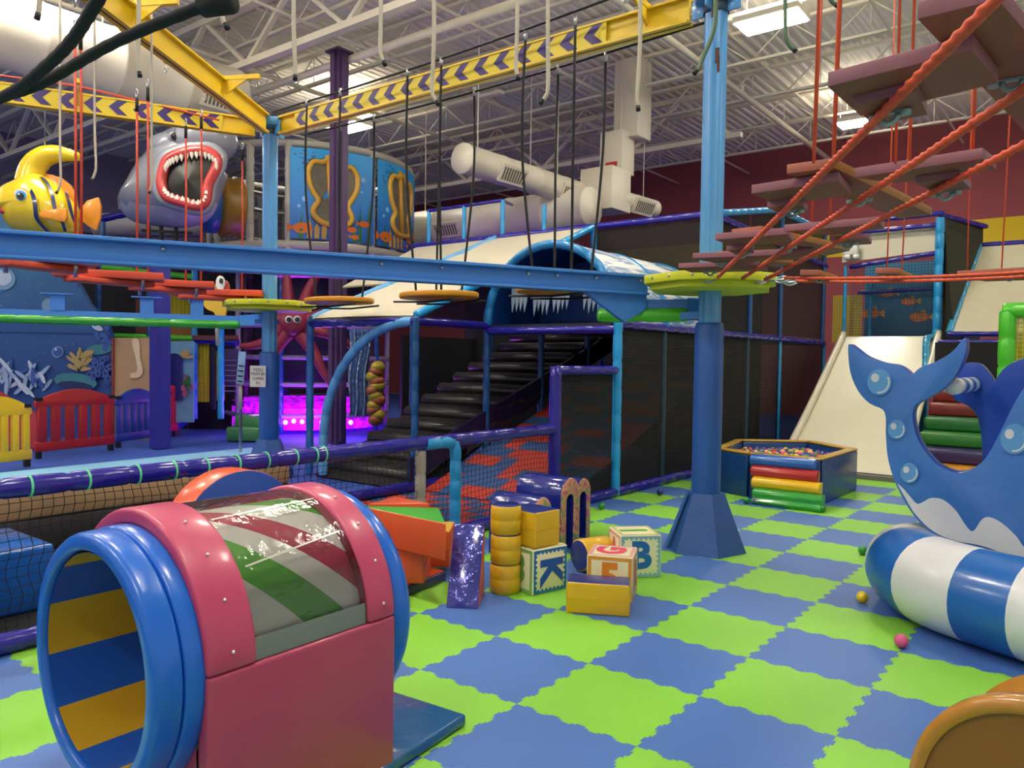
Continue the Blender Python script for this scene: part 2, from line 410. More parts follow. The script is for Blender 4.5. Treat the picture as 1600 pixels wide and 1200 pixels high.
# ducts
def duct(pts, r, label, end=None, grills=(), box=None):
    p0 = V(pts[0]); t = thing('air_duct', label, 'air duct', (p0.x, p0.y, p0.z-r))
    mb = MB(); P = [V(p) for p in pts]; L = (P[-1]-P[0]).length; k = int(L/1.2)+1; Q = []; R = []
    for i in range(k):
        for f, q in ((0, 1.03), (.04, 1.03), (.05, 1), (.96, 1)): Q.append(P[0].lerp(P[-1], (i+f)/k)); R.append(r*q)
    Q.append(P[-1]); R.append(r)
    mb.tube(Q, R, 22); mb.build('pipe', DUCT, t)
    for a in grills:
        c = P[0].lerp(P[-1], a); d = (P[-1]-P[0]).normalized(); s = V((d.y, -d.x, 0)); 
        if (CP-c).dot(s) < 0: s = -s
        s = (s*.9+V((0, 0, -.45))).normalized(); c = c+s*(r*.98); u = d; v = s.cross(u).normalized()
        R3 = Matrix((u, v, s)).transposed()
        MB().box(c, (.75, .34, .06), R=R3).build('grille_frame', DUCT, t)
        g = MB()
        for q in range(9): g.box(c+u*(-.3+.075*q)+s*.03, (.035, .24, .02), R=R3)
        g.build('grille', mat('grille_dark', '#6c675c', .6), t)
    n_h = 2
    for f in (.1, .7):
        c = P[0].lerp(P[-1], f); MB().tube([c+V((0, 0, r)), V((c.x, c.y, 8.25))], .012, 5).build('hanger', WHITEC, t)
    return t
duct([(-10.9, -3, 6.3), (-10.9, 4.9, 6.3)], .55, 'large round white duct running overhead at the upper left', grills=(.93,))
a = G(722, 247, 5.2); duct([a, (a.x+.1, a.y+4.2, 5.2)], .27, 'white round duct with flat end cap beyond the hanging black cords', grills=(.28, .75))
b = G(962, 310, 5.1); duct([b, b+V((.15, 1.5, 0))], .2, 'short white duct stub with grille ending beside the tall blue pole', grills=(.55,))
a = G(640, 360, 4.75); duct([a, V((a.x+5.3, a.y, 4.75))], .42, 'long white duct low behind the upper climbing frame', grills=(.3,))
mb = MB(); c = b; mb.box((c.x-.2, c.y-.1, 5.25), (.8, .8, .9)); mb.box((c.x-.1, c.y+.2, 6.1), (.55, .55, .9)); mb.box((c.x+.1, c.y+.5, 7.3), (.6, .6, 1.7))
mb.build('duct_box', DUCT, label='square white duct riser joining the round ducts under the roof', cat='air duct', bevel=.01)

q = G(955, 263, 6.05); q = ony(955, 263, b.y-.12)
t = thing('alarm_panel', 'small red square fixed to the duct riser above the round duct', 'alarm panel', q); MB().box(q, (.26, .05, .26)).build('face', mat('alarm_red', '#b02a20', .5), t); MB().box(q+V((0, .04, 0)), (.34, .04, .34)).build('backing', DUCT, t)
# ================================================================== ROPES COURSE
P1 = V((-.56, 2.72, 0)); P2 = V((-6.6, 2.68, 0))
DC = V((.475, -.88, 0)); DC.normalize()                 # bridge direction off the poles
def fluted(mb, c, z0, z1, r, n=16):
    vs = []
    for z in (z0, z1):
        for k in range(n*2): a = PI*k/n; rr = r*(1 if k % 4 in (0, 1) else .93); vs.append((c.x+math.cos(a)*rr, c.y+math.sin(a)*rr, z))
    m = 2*n; mb.add(vs, [(k, (k+1) % m, m+(k+1) % m, m+k) for k in range(m)]+[tuple(range(m-1, -1, -1)), tuple(range(m, 2*m))], 0)
def ropepole(c, ztop, padz, padr, label, skirt=True):
    t = thing('ropes_course_pole', label, 'pole', (c.x, c.y, 0))
    mb = MB(); fluted(mb, c, 0, ztop, .095); mb.build('shaft', BLUE, t)
    MB().rev([(.10, ztop-.2), (.105, ztop-.2), (.105, ztop-.12), (.10, ztop-.12)], (c.x, c.y, 0), n=24).build('weathered_band', mat('rusty_band', '#3a4a5c', .7, var=.4, scale=20), t)
    mb = MB(); mb.rev([(.0, ztop-.1), (.17, ztop-.1), (.19, ztop-.05), (.19, ztop), (0, ztop)], (c.x, c.y, 0), n=20)
    for k in range(4): mb.box((c.x+.15*math.cos(k*PI/2), c.y+.15*math.sin(k*PI/2), ztop-.12), (.12, .02, .16), rz=k*PI/2)
    mb.build('top_flange', BLUE, t, bevel=.004)
    mb = MB(); mb.rev([(padr*.92, .36), (padr, .4), (padr*1.01, 1.1), (padr, padz-.04), (padr*.93, padz), (.08, padz)], (c.x, c.y, 0), n=28); mb.build('foam_sleeve', PADB, t)
    sk = MB(); n = 6; R0, R1 = .34, .155
    for k in range(n):
        a0 = 2*PI*(k+.2)/n; a1 = 2*PI*(k+1.2)/n
        q = [V((c.x+R0*math.cos(a0), c.y+R0*math.sin(a0), .0)), V((c.x+R0*math.cos(a1), c.y+R0*math.sin(a1), .0)), V((c.x+R1*math.cos(a1), c.y+R1*math.sin(a1), .48)), V((c.x+R1*math.cos(a0), c.y+R1*math.sin(a0), .48))]
        sk.add(q, [(0, 1, 2, 3)])
    sk.add([(c.x+R1*math.cos(2*PI*(k+.2)/n), c.y+R1*math.sin(2*PI*(k+.2)/n), .48) for k in range(n)], [tuple(range(n))])
    k = 4; a0 = 2*PI*(k-.35)/n
    s = sk.build('base_skirt', vinyl('blue_skirt', '#1c4f96', .5, .5), t)
    f = MB(); p0 = V((c.x+.331*math.cos(a0), c.y+.331*math.sin(a0), .01)); p1 = V((c.x+.152*math.cos(a0), c.y+.152*math.sin(a0), .475)); f.bar(p0, p1, .05, .012, up=(math.cos(a0), math.sin(a0), .3)); f.build('hook_strip', vinyl('strip_blue', '#3a6cb8', .5), s)
    return t
pole1 = ropepole(P1, 4.62, 1.89, .118, 'tall glossy blue pole with blue foam sleeve, nearest, standing on the checkered mats')
pole2 = ropepole(P2, 4.62, 1.62, .125, 'blue pole further left whose yellow rails meet on top, in front of the octopus')
for zz, aa, w_ in ((4.05, -1.0, .03), (3.98, -.9, .02), (4.42, -1.3, .05)):
    c = V((P1.x+.097*math.cos(aa), P1.y+.097*math.sin(aa), zz)); MB().box(c, (.012, w_, .12), rz=aa).build('rust_patch', mat('rust', '#5a3a2c', .8, var=.4, scale=30), pole1)
# paper notice on the far pole
c = D(405, 588, 9.84); 
def yaxis(p): return V((0, 0, 1))
MB().box(D(403, 588, 9.85), (.20, .012, .27), rz=math.atan2(CR.y, CR.x)).build('paper_notice', mat('paper', '#d5d2cc', .7), pole2)
nt_ = MB()
rows = ((0, .09, .03), (.05, .05, .0), (.02, .13, .0))
M0 = frame(D(403, 588, 9.83), V((CR.x, CR.y, 0)), (0, 0, 1))
def bars(mb, M, rows_):
    for cx_, cz_, w_, h_ in rows_:
        mb.add([M@V((cx_-w_/2, cz_-h_/2, 0)), M@V((cx_+w_/2, cz_-h_/2, 0)), M@V((cx_+w_/2, cz_+h_/2, 0)), M@V((cx_-w_/2, cz_+h_/2, 0))], [(0, 1, 2, 3)])
glyph('YOU', .06, M0@Matrix.Translation((0, .08, 0)), mat('print_black', '#2a2a2e', .8), pole2, 'notice_print')
glyph('MUST BE', .045, M0@Matrix.Translation((0, .03, 0)), mat('print_black', '#2a2a2e', .8), pole2, 'notice_print')
glyph('CLIPPED', .04, M0@Matrix.Translation((0, -.03, 0)), mat('print_black', '#2a2a2e', .8), pole2, 'notice_print')
glyph('IN', .05, M0@Matrix.Translation((0, -.085, 0)), mat('print_red', '#a03028', .8), pole2, 'notice_print')

# trolley rails with chevrons
CHP = mat('chevron_purple', '#35206a', .5); CHY = mat('chevron_yellow', '#d8c02a', .5)
def rail(a, b, label, chev, brk, cf0=.02, cf1=.98, wd=.12, ht=.2):
    a = V(a); b = V(b); t = thing('trolley_rail', label, 'trolley rail', a.lerp(b, .5)-V((0, 0, .1)))
    d = (b-a).normalized(); side = V((d.y, -d.x, 0)); 
    if (CP-a).dot(side) < 0: side = -side
    mb = MB()
    mb.bar(a, b, .03, ht); mb.bar(a+V((0, 0, ht/2)), b+V((0, 0, ht/2)), wd, .02)
    for s in (-1, 1): mb.bar(a+V((0, 0, -ht/2))+side*(s*.035), b+V((0, 0, -ht/2))+side*(s*.035), .045, .025)
    mb.build('beam', YEL, t)
    mb = MB(); mb.bar(a+V((0, 0, -ht/2-.004)), b+V((0, 0, -ht/2-.004)), .022, .012); mb.build('trolley_slot', BLK, t)
    if chev:
        L = (b-a).length; s0, s1 = L*cf0, L*cf1; o = side*(wd/2*.75); z0, z1 = -ht/2+.015, ht/2-.012
        mb = MB(); mb.bar(a+d*s0+o, a+d*s1+o, .012, ht-.02, mi=0)
        k = int((s1-s0)/.25); w_ = (s1-s0)/k; o2 = side*(wd/2*.75+.0085)
        for i in range(k):
            x = s0+w_*i; sgn = chev
            tip = x+(w_*.1 if sgn > 0 else w_*.9); 
            for za in (z0, z1):
                pts = [(tip, 0), (tip+sgn*w_*.42, 0), (tip+sgn*w_*.42+sgn*w_*.36, za), (tip+sgn*w_*.36, za)]
                mb.add([a+d*p+o2+V((0, 0, z)) for p, z in pts], [(0, 1, 2, 3)], 1)
        mb.build('chevron_strip', [CHY, CHP], t)
    for f, sd in brk:
        c = a.lerp(b, f); e = side*sd
        mb = MB(); mb.bar(c+V((0, 0, ht/2+.02)), c+e*.42+V((0, 0, ht/2+.04)), .05, .05); mb.prism([c+V((0, 0, ht/2)), c+e*.3+V((0, 0, ht/2+.02)), c+e*.04+V((0, 0, -.05))], d*.02)
        br = mb.build('bracket', YEL, t)
        mb = MB(); q = c+e*.4+V((0, 0, ht/2-.02)); mb.tube([q+V((.03*math.cos(x), 0, .03*math.sin(x)-.03)) for x in [2*PI*i/10 for i in range(10)]], .006, 5, closed=True); mb.build('shackle', STEEL, br)
    return t
ZR = 4.52
rail((-6.42, 2.72, ZR), (-.8, 2.74, ZR), 'yellow overhead rail with purple chevrons between the two blue poles', 1, ((.02, -1), (.42, -1), (.93, 1)), .06, .86)
B1 = G(60, -90, ZR)
rail(P2+V((.1, -.15, ZR)), G(90, -60, ZR+.0), 'plain yellow overhead rail rising to the top left corner of the photo', 0, ((.2, -1), (.42, -1), (.62, -1), (.8, -1), (.3, 1), (.75, 1)), ht=.22)
c0 = G(335, 192, ZR-.02); c1 = G(-90, 132, ZR-.02)
rail(P2+V((-.12, -.15, ZR-.02)), P2+V((-.12, -.15, ZR-.02))+(c1-P2-V((-.12, -.15, ZR-.02))), 'yellow overhead rail with purple chevrons leaving the left edge of the photo', -1, ((.6, 1),), .12, .99)

# platforms on the poles
YPL = mat('yellow_platform', '#c9cc22', .5, var=.06)
def platform(c, z, R, label, rz=0):
    t = thing('pole_platform', label, 'platform', (c.x, c.y, z-.05))
    n = 8; ring = [V((c.x+R*math.cos(2*PI*(k+.5)/n+rz), c.y+R*math.sin(2*PI*(k+.5)/n+rz), z-.06)) for k in range(n)]
    mb = MB(); mb.prism(ring, (0, 0, .07)); mb.prism([c.lerp(p, .9)*1 if 0 else V((c.x+(p.x-c.x)*.9, c.y+(p.y-c.y)*.9, z-.11)) for p in ring], (0, 0, .05)); mb.build('deck', YPL, t, bevel=.006)
    mb = MB()
    for k in range(n):
        for f in (.25, .75):
            p = ring[k].lerp(ring[(k+1) % n], f); mb.sphere(V((p.x, p.y, z-.02)), .014, 6, 4)
    mb.build('bolts', STEEL, t)
    return t
platform(P1, 2.26, .56, 'yellow octagonal platform around the near pole under the brown rope bridge', .35)
platform(P2, 2.26, .6, 'yellow platform around the far pole beside the octopus', .35)

# straight blue beam above the net barrier
bA = G(-160, 352, 2.3); bB = G(1010, 433, 2.3)
t = thing('balance_beam', 'long sky blue steel beam crossing the photo from the left edge', 'beam', bB-V((0, 0, .3)))
d = (bB-bA).normalized(); mb = MB(); mb.bar(bA-V((0, 0, .07)), bB-V((0, 0, .07)), .05, .15); mb.bar(bA, bB, .16, .025); mb.bar(bA-V((0, 0, .15)), bB-V((0, 0, .15)), .12, .02); mb.build('beam', BEAMB, t, bevel=.003)
mb = MB(); side = V((d.y, -d.x, 0)); e = bB-V((0, 0, .16)); mb.prism([bB-V((0, 0, .16))-side*.04, bB-d*.62-V((0, 0, .16))-side*.04, bB-d*.22-V((0, 0, .40))-side*.04, bB-V((0, 0, .28))-side*.04], side*.05); mb.build('gusset', BEAMB, t)
mb = MB()
for f in (.27, .55, .64, .78, .83, .90, .985):
    p = bA.lerp(bB, f)-V((0, 0, .04)); mb.sphere(p+side*.03, .018, 8, 5); mb.sphere(p-side*.03, .018, 8, 5)
mb.build('bolts', STEEL, t)
# lower padded arms
def arm(pa, pb, c, label, stubs=(), gm=None):
    pa = V(pa); pb = V(pb); t = thing('padded_arm', label, 'support arm', pb-V((0, 0, .1)))
    up = V((0, 0, .07))
    mb = MB(); mb.bar(c, pa+up, .03, .15); mb.bar(pa+up, pb+up, .03, .13); mb.box(c+V((0, 0, -.03))+(pa-c).normalized()*.15, (.22, .22, .06)); mb.build('web_plate', BEAMB, t)
    MB().pad(pa, pb, .062, .32, 14).build('green_sleeve', gm or GREENP, t)
    for k, f in enumerate(stubs):
        q = pa.lerp(pb, f)+V((0, 0, .13)); mb = MB(); dd = (pb-pa).normalized(); mb.bar(q+V((0, 0, .11))-dd*.09, q+V((0, 0, .11))+dd*.09, .03, .24); mb.bar(q+V((0, 0, .235))-dd*.2, q+V((0, 0, .235))+dd*.2, .14, .015); mb.build('stub_bracket', BEAMB, t)
    return t
arm(G(1075, 492, 1.97), G(935, 493, 1.97), P1+V((0, 0, 2.0)), 'bright green padded tube end sticking out left from the near pole')
a2a = G(375, 508, 2.03); a2b = G(-60, 496, 2.03)
arm(a2a, a2b, P2+V((0, 0, 2.05)), 'long green padded tube under blue web left of the far pole', (.17, .36, .68, .92), vinyl('shaded_green_pad', '#2f9426', .3))  # far sleeve: the green pad colour darkened to stand in for weaker light

# hanging foot discs between the poles
DISC = mat('mustard_disc', '#c98a14', .5, var=.06); 
cabN = [V((-6.3, 2.50, 4.62)), V((-.7, 2.50, 4.74))]; cabF = [V((-6.3, 2.98, 4.45)), V((-.7, 2.98, 4.5))]
for P_, l in ((cabN, 'black cable stretched along the near side of the chevron rail between the poles'), (cabF, 'black cable stretched along the far side of the chevron rail between the poles')):
    MB().tube([P_[0].lerp(P_[1], i/16)-V((0, 0, .05*math.sin(PI*i/16))) for i in range(17)], .012, 6).build('support_cable', BLACKR, label=l, cat='cable')
def disc(pxs, yc, label):
    n0, n1, f0, f1 = pxs
    A = ony(n0, 400, 2.5).x; B = ony(n1, 400, 2.5).x; C_ = ony(f0, 400, 2.98).x; E_ = ony(f1, 400, 2.98).x
    cx_ = (A+B+C_+E_)/4; z = 2.24
    t = thing('swinging_foot_disc', label, 'foot disc', (cx_, 2.74, z-.06), 'mustard foot discs hanging on black cords between the poles')
    mb = MB(); n = 28
    mb.prism([(cx_+.48*math.cos(2*PI*k/n), 2.74+.36*math.sin(2*PI*k/n), z-.03) for k in range(n)], (0, 0, .06)); mb.build('disc', DISC, t, bevel=.015)
    mb = MB(); mb.tube([(cx_-.5, 2.56, z-.06), (cx_, 2.56, z-.08), (cx_+.5, 2.56, z-.06)], .012, 6); mb.tube([(cx_-.5, 2.92, z-.06), (cx_, 2.92, z-.08), (cx_+.5, 2.92, z-.06)], .012, 6); mb.build('under_cable', BLACKR, t)
    for x, y in ((A, 2.5), (B, 2.5), (C_, 2.98), (E_, 2.98)):
        ztop = 4.58 if y < 2.7 else 4.4
        xb = cx_+(x-cx_)*.75; q = [(x, y, ztop), (x+random.uniform(-.02, .02), y, 3.5), (xb, 2.6 if y < 2.7 else 2.88, z)]
        MB().tube(spline(q, 8), .013, 7).build('cord', BLACKR, t)
        MB().tube([(x, y, ztop-.02), (x, y, ztop+.07)], .018, 6).build('thimble', STEEL, t)
disc((478, 530, 530, 583), 458, 'mustard foot disc hanging beside the plum column, farthest left of its row')
disc((634, 686, 686, 738), 452, 'mustard foot disc in the middle of the row, in front of the sloping white cover')
disc((816, 893, 868, 941), 452, 'foot disc nearest the tall near pole, mostly hidden behind the blue beam')

# red plank steps and cords on the left
REDPL = mat('red_orange_plank', '#cf4a2e', .55, var=.08)
z = 2.33
steps = [((-30, 405), (152, 418), 'red plank step nearest the left edge of the photo under the blue beam'),
         ((85, 432), (256, 440), 'second red plank step from the left edge, under the fish'),
         ((188, 446), (335, 452), 'third red plank step from the left edge, under the shark'),
         ((268, 461), (412, 464), 'red plank step closest to the far pole platform')]
for (a, b, l) in steps:
    pa = G(a[0], a[1], z); pb = G(b[0], b[1], z); pm = pa.lerp(pb, .5); dd = (pb-pa).normalized(); L = (pb-pa).length
    t = thing('plank_step', l, 'plank step', pm-V((0, 0, .06)), 'red plank steps left of the far pole')
    sd = V((dd.y, -dd.x, 0)); mb = MB(); mb.prism([pa-sd*.17, pa+sd*.17, pb+sd*.17, pb-sd*.17], (0, 0, .075)); mb.build('long_board', REDPL, t, bevel=.006)
    a2 = Matrix.Rotation(.5, 3, 'Z')@dd; s2 = V((a2.y, -a2.x, 0)); mb = MB(); mb.prism([pm-a2*L*.4-s2*.13-V((0, 0, .055)), pm-a2*L*.4+s2*.13-V((0, 0, .055)), pm+a2*L*.4+s2*.13-V((0, 0, .055)), pm+a2*L*.4-s2*.13-V((0, 0, .055))], (0, 0, .05)); mb.build('cross_board', REDPL, t, bevel=.006)
    mb = MB()
    for f in (.2, .8): mb.rev([(.02, 0), (.02, -.1), (0, -.1)], pa.lerp(pb, f)+V((0, 0, 0)), n=8)
    mb.build('bolts', STEEL, t)
def tether(x, yb, zb, ztop, label, m=REDCORD, r=.012, hook=True, lean=0):
    p = G(x, yb, zb); t = thing('tether_cord', label, 'cord', p)
    q = V((p.x+lean, p.y, ztop)); MB().tube([p, p.lerp(q, .5)+V((.01, 0, 0)), q-V((0, 0, .2))], r, 7).build('cord', m, t)
    MB().tube([q-V((0, 0, .26)), q-V((0, 0, .12))], r*1.5, 7).build('sleeve', BLACKR, t)
    mb = MB(); mb.tube([q+V((.022*math.cos(a), 0, .04*math.sin(a)-.07)) for a in [2*PI*i/12 for i in range(12)]], .006, 5, closed=True); mb.build('carabiner', STEEL, t)
for x, l, zt in ((118, 'red cord left of a close pair passing in front of the fish tail', 4.6), (127, 'red cord right of a close pair passing in front of the fish tail', 4.6), (214, 'red cord hanging at the left edge of the shark', 4.35), (231, 'red cord just left of the shark mouth', 4.5), (290, 'red cord in front of the left half of the shark mouth', 4.35), (314, 'red cord in front of the right half of the shark mouth', 4.5), (378, 'red cord just left of the far blue pole', 4.4)):
    yb = {118: 412, 127: 414, 214: 432, 231: 434, 290: 446, 314: 448, 378: 460}[x]
    tether(x, yb, 2.38, zt, l)
# red cable behind the chevron rail
MB().tube([P2+V((-.2, -.6, 4.5)), G(120, 134, 4.72), G(-60, 110, 4.8)], .012, 6).build('support_cable', REDCORD, label='thin red cable slanting just above the left chevron rail', cat='cable')

# brown plank bridge at the right: three ropes and boards
R1 = [V((-.20, 2.12, 2.17)), V((2.55, -2.95, 2.25))]; R2 = [V((.0, 2.17, 2.17)), V((2.85, -3.0, 2.25))]; R3 = [V((.22, 2.2, 2.17)), V((3.1, -3.0, 2.25))]
R1 = [G(1122, 433, 2.17), G(1390, 165, 2.2)]; R2 = [G(1160, 435, 2.17), G(1343, 312, 2.2)]; R3 = [G(1195, 437, 2.17), G(1475, 291, 2.2)]
for R_, ln, l in ((R1, 8.4, 'thick orange rope along the left side of the brown plank bridge'), (R2, 8.2, 'thick orange rope running under the middle of the brown plank bridge'), (R3, 8.0, 'thick orange rope along the right side of the brown plank bridge')):
    dd = (R_[1]-R_[0]).normalized(); MB().rope(R_[0], R_[0]+dd*ln, .014, 3, 60, step=.008).build('bridge_rope', ORROPE, label=l, cat='rope')
WOODE2 = mat('composite_board_end', '#a8604c', .6, var=.1, scale=30)
def plank(corners, label, kind, clamp, zb=2.24, th=.036, sub=None):
    """corners: four underside points given in the frame, at height zb"""
    q = [G(x, y, zb) for x, y in corners]; c = sum(q, V())/4
    t = thing('bridge_plank', label, 'bridge plank', c, 'brown composite planks of the rope bridge')
    bd = MB(); bd.prism(q, (0, 0, th), 0, 1)
    if kind == 'y': bd.mi[-3] = 2
    bd.build('board', [WOOD, WOODE2 if kind == 'y' else WOODE, WOODY], t, bevel=.002)
    cl = G(clamp[0], clamp[1], zb)
    if sub:
        s = [G(x, y, zb-.0) for x, y in sub]; MB().prism([p-V((0, 0, .025)) for p in s], (0, 0, .024), 0, 1).build('under_block', [WOOD, WOODE], t)
    dz = -.028 if sub else -.004
    mb = MB(); u = (q[1]-q[0]).normalized(); v = V((-u.y, u.x, 0)); R3_ = Matrix((u, v, V((0, 0, 1)))).transposed()
    mb.box(cl+V((0, 0, dz)), (.085, .018, .006), R=R3_); mb.tube([cl+u*(.022*math.cos(a))+V((0, 0, dz-.022*math.sin(a)-.004)) for a in [PI*i/8 for i in range(9)]], .008, 6)
    for s_ in (-1, 1): mb.rev([(.014, 0), (.014, -.012), (0, -.012)], cl+u*(.04*s_)+V((0, 0, dz)), n=8)
    mb.build('rope_clamp', mat('zinc', '#8fa3a8', .4, metal=.3), t)
plank([(1433, 30), (1560, 0), (1690, 150), (1600, 205)], 'largest brown bridge plank at the top right corner of the photo', 'e', (1582, 122), zb=2.279)
plank([(1293, 136), (1520, 78), (1560, 130), (1345, 182)], 'wide plank crossing the bridge just under the top right plank', 'e', (1390, 160), sub=[(1334, 150), (1432, 126), (1450, 164), (1365, 182)])
plank([(1229, 272), (1303, 262), (1456, 336), (1405, 342)], 'lengthwise plank with a mustard edge in the middle of the bridge', 'y', (1343, 310), zb=2.279)
plank([(1335, 278), (1535, 248), (1556, 264), (1400, 287)], 'crossing plank at the right end against the maroon wall', 'e', (1478, 289), sub=[(1431, 275), (1500, 266), (1518, 285), (1460, 291)])
plank([(1174, 303), (1310, 283), (1330, 305), (1215, 320)], 'crossing plank on the left side of the bridge at mid distance', 'e', (1238, 319), sub=[(1199, 315), (1250, 307), (1262, 320), (1222, 326)])
plank([(1143, 368), (1190, 363), (1328, 392), (1290, 400)], 'lengthwise plank with a mustard edge right of the near pole', 'y', (1232, 385), zb=2.279)
plank([(1225, 362), (1375, 350), (1382, 358), (1300, 368)], 'long crossing plank below the white emergency lamp side', 'e', (1325, 372), sub=[(1296, 368), (1356, 364), (1362, 374), (1315, 378)])
plank([(1117, 375), (1230, 366), (1240, 378), (1150, 386)], 'crossing plank beside the near pole on the left side of the bridge', 'e', (1160, 388), sub=[(1135, 384), (1170, 381), (1178, 389), (1150, 391)])
plank([(1104, 403), (1140, 400), (1240, 412), (1215, 418)], 'small lengthwise plank close to the yellow platform', 'y', (1175, 408), zb=2.279)
plank([(1082, 404), (1270, 396), (1278, 404), (1120, 412)], 'long thin looking crossing plank just above the yellow platform', 'e', (1130, 410))
plank([(1060, 419), (1180, 414), (1200, 424), (1080, 426)], 'last plank resting above the yellow platform at the near pole', 'e', (1110, 424))
# emergency lamp unit under the bridge
# second level line of planks farther back
ra, rb = G(1225, 434, 2.2), G(1640, 420, 2.2)
for o, l in ((0, 'near orange rope of the level plank row at the far right'), (.28, 'far orange rope of the level plank row at the far right')):
    MB().rope(ra+V((0, o, 0)), rb+V((.3, o, 0)), .013, 3, 60, sag=.03, step=.02).build('bridge_rope', ORROPE, label=l, cat='rope')
for c, l in (([(1250, 430), (1280, 430), (1310, 439), (1268, 441)], 'small brown plank nearest the platform in the level row'), ([(1368, 427), (1402, 427), (1428, 438), (1388, 440)], 'small brown plank in the middle of the level row before the fish mural'), ([(1495, 432), (1640, 424), (1660, 436), (1540, 440)], 'long brown plank at the right end of the level row')):
    plank(c, l, 'y', ((c[0][0]+c[2][0])/2, c[2][1]-4), zb=2.21, th=.04)
for x, yb, l in ((1271, 255, 'orange cord at the left end of the mid bridge plank'), (1303, 248, 'orange cord right of the first, above the mid bridge plank'), (1399, 255, 'orange cord left of a pair above the right crossing plank'), (1421, 250, 'orange cord right of a pair above the right crossing plank'), (1519, 248, 'orange cord above the right end of the crossing plank'), (1268, 352, 'orange cord reaching the low planks near the platform'), (1297, 345, 'second orange cord reaching the low planks near the platform'), (1386, 420, 'orange cord of the level row left of the middle'), (1409, 424, 'orange cord of the level row just right of the middle'), (1511, 428, 'orange cord of the level row before the white slope'), (1565, 420, 'orange cord of the level row nearest the right edge')):
    tether(x, yb, 2.27, 4.7, l, ORROPE, .0052, lean=random.uniform(-.03, .03))
# carabiners where ropes meet the platform
mb = MB()
for x, y in ((1222, 437), (1236, 441), (1108, 437), (1146, 438), (1188, 439)):
    p = G(x, y, 2.2); mb.tube([p+V((.05*math.cos(a), .02*math.sin(a), .025*math.sin(a))) for a in [2*PI*i/12 for i in range(12)]], .007, 5, closed=True); mb.tube([p-V((.12, 0, 0)), p+V((.05, 0, 0))], .01, 6)
mb.build('rope_shackles', STEEL, label='cluster of steel shackles and turnbuckles on the near platform edge', cat='shackles', kind='stuff')

# thick black ropes close overhead at the top left
J = D(4, 152, 1.5)
for pts, l in (([D(-60, 178, 1.55), J, D(70, 128, 1.5), D(180, 66, 1.4), D(320, 8, 1.3), D(360, -8, 1.3)], 'thick black rope close overhead, lower of two in the top left corner'), ([J, D(40, 130, 1.45), D(105, 72, 1.35), D(150, 5, 1.25), D(175, -40, 1.2)], 'thick black rope close overhead, steeper of two in the top left corner')):
    P_ = spline(pts, 10); MB().tube(P_, .010, 10, rf=lambda i: .0100+.0009*(i % 2)).build('black_rope', BLACKR, label=l, cat='rope')
MB().tube([D(318, 8, 1.3), D(362, 2, 1.28)], .02, 10).build('rope_knot', BLACKR, label='dark knotted rope end wrapped in tape at the top edge', cat='rope')
# loose hanging tethers with bent ends
HOSE = mat('grey_hose', '#b8ae9c', .5); HOSEG = mat('green_hose', '#4f6a50', .5)
def hose(top, bot, bend, dep, label, m=HOSE, r=.011):
    p = [D(top[0], -60, dep), D(top[0], (bot[1]+top[1])/2-20, dep), D(bot[0], bot[1]-22, dep), D(bot[0]+bend*.5, bot[1]-6, dep), D(bot[0]+bend, bot[1], dep)]
    t = thing('safety_tether', label, 'tether', p[-1], 'loose tethers hanging from overhead')
    MB().tube(spline(p, 6), r, 7).build('hose', m, t)
    e = p[-1]; dd = (p[-1]-p[-2]).normalized(); MB().tube([e-dd*.01, e+dd*.018], r*1.12, 7).build('tip', BLK, t)
for a in (((63, 0), (62, 24), -3, 3.2, 'short grey tether end near the top left corner'), ((348, 0), (346, 40), 7, 3.4, 'short curved grey tether above the left yellow rail bracket'),
          ((459, 0), (461, 120), 0, 4, 'straight grey tether left of the plum column top'), ((595, 0), (594, 98), 6, 4, 'grey tether hanging right of the plum column top'), ((678, 0), (675, 160), 8, 4, 'long grey tether crossing the chevron rail bracket'),
          ((808, 0), (806, 120), 3, 4, 'grey tether crossing the chevron rail left of two'), ((856, 0), (856, 158), -9, 4, 'grey tether curving left below the chevron rail'), ((1000, 0), (996, 168), 1, 4, 'grey tether left of the near pole'),
          ((94, 160), (95, 300), -6, 7.0, 'dark thin tether crossing the fish back'), ((148, 130), (150, 280), -6, 7.0, 'dark thin tether with a kink right of the fish'), ((217, 0), (216, 115), 2, 4, 'grey tether ending above the red cord left of the shark'), ((237, 150), (238, 300), -4, 7.0, 'dark thin tether left of the shark mouth')):
    hose(*a)
hose((1117, 0), (1098, 112), -11, 4.4, 'green tether curling beside the top of the near pole', HOSEG, .013); hose((1227, 0), (1228, 78), 13, 4.4, 'green tether below the large ceiling light', HOSEG, .012); hose((1288, -20), (1292, 8), 15, 4.4, 'green tether end right of the large ceiling light', HOSEG, .012)

# ================================================================== NET BARRIER (x = -2.4)
XB = -2.4
t = thing('net_barrier', 'low barrier of black netting with padded purple rails along the mats', 'barrier', (XB, .6, 0))
MB().pad((XB, -3.2, .86), (XB, 3.16, .86), .055, .34, 16).build('top_rail', NAVY, t)
MB().pad((XB, -3.2, .055), (XB, 3.16, .055), .055, .5, 14).build('bottom_rail', NAVY, t)
TIE = mat('mint_tie', '#63d49a', .5)
for k, y in enumerate((-2.45, -1.72, -1.43, -1.15, -.93, -.72, -.5, -.28, -.05, .12, .2)):
    MB().rev([(.052, -.006), (.060, -.006), (.060, .006), (.052, .006)], (XB, y, .86), (0, 1, 0), 16, close=True).build('cable_tie', TIE, t)
mb = MB(); ny = 118; nz = 16
def npt(i, j):
    y = -3.15+i*.0533; z = .08+j*.0495; s = math.sin(y*3.1)*.03*math.sin(PI*j/nz); return V((XB+.01*math.sin(y*5+j), y+.012*math.sin(j*1.3+y*2), z+s*.6))
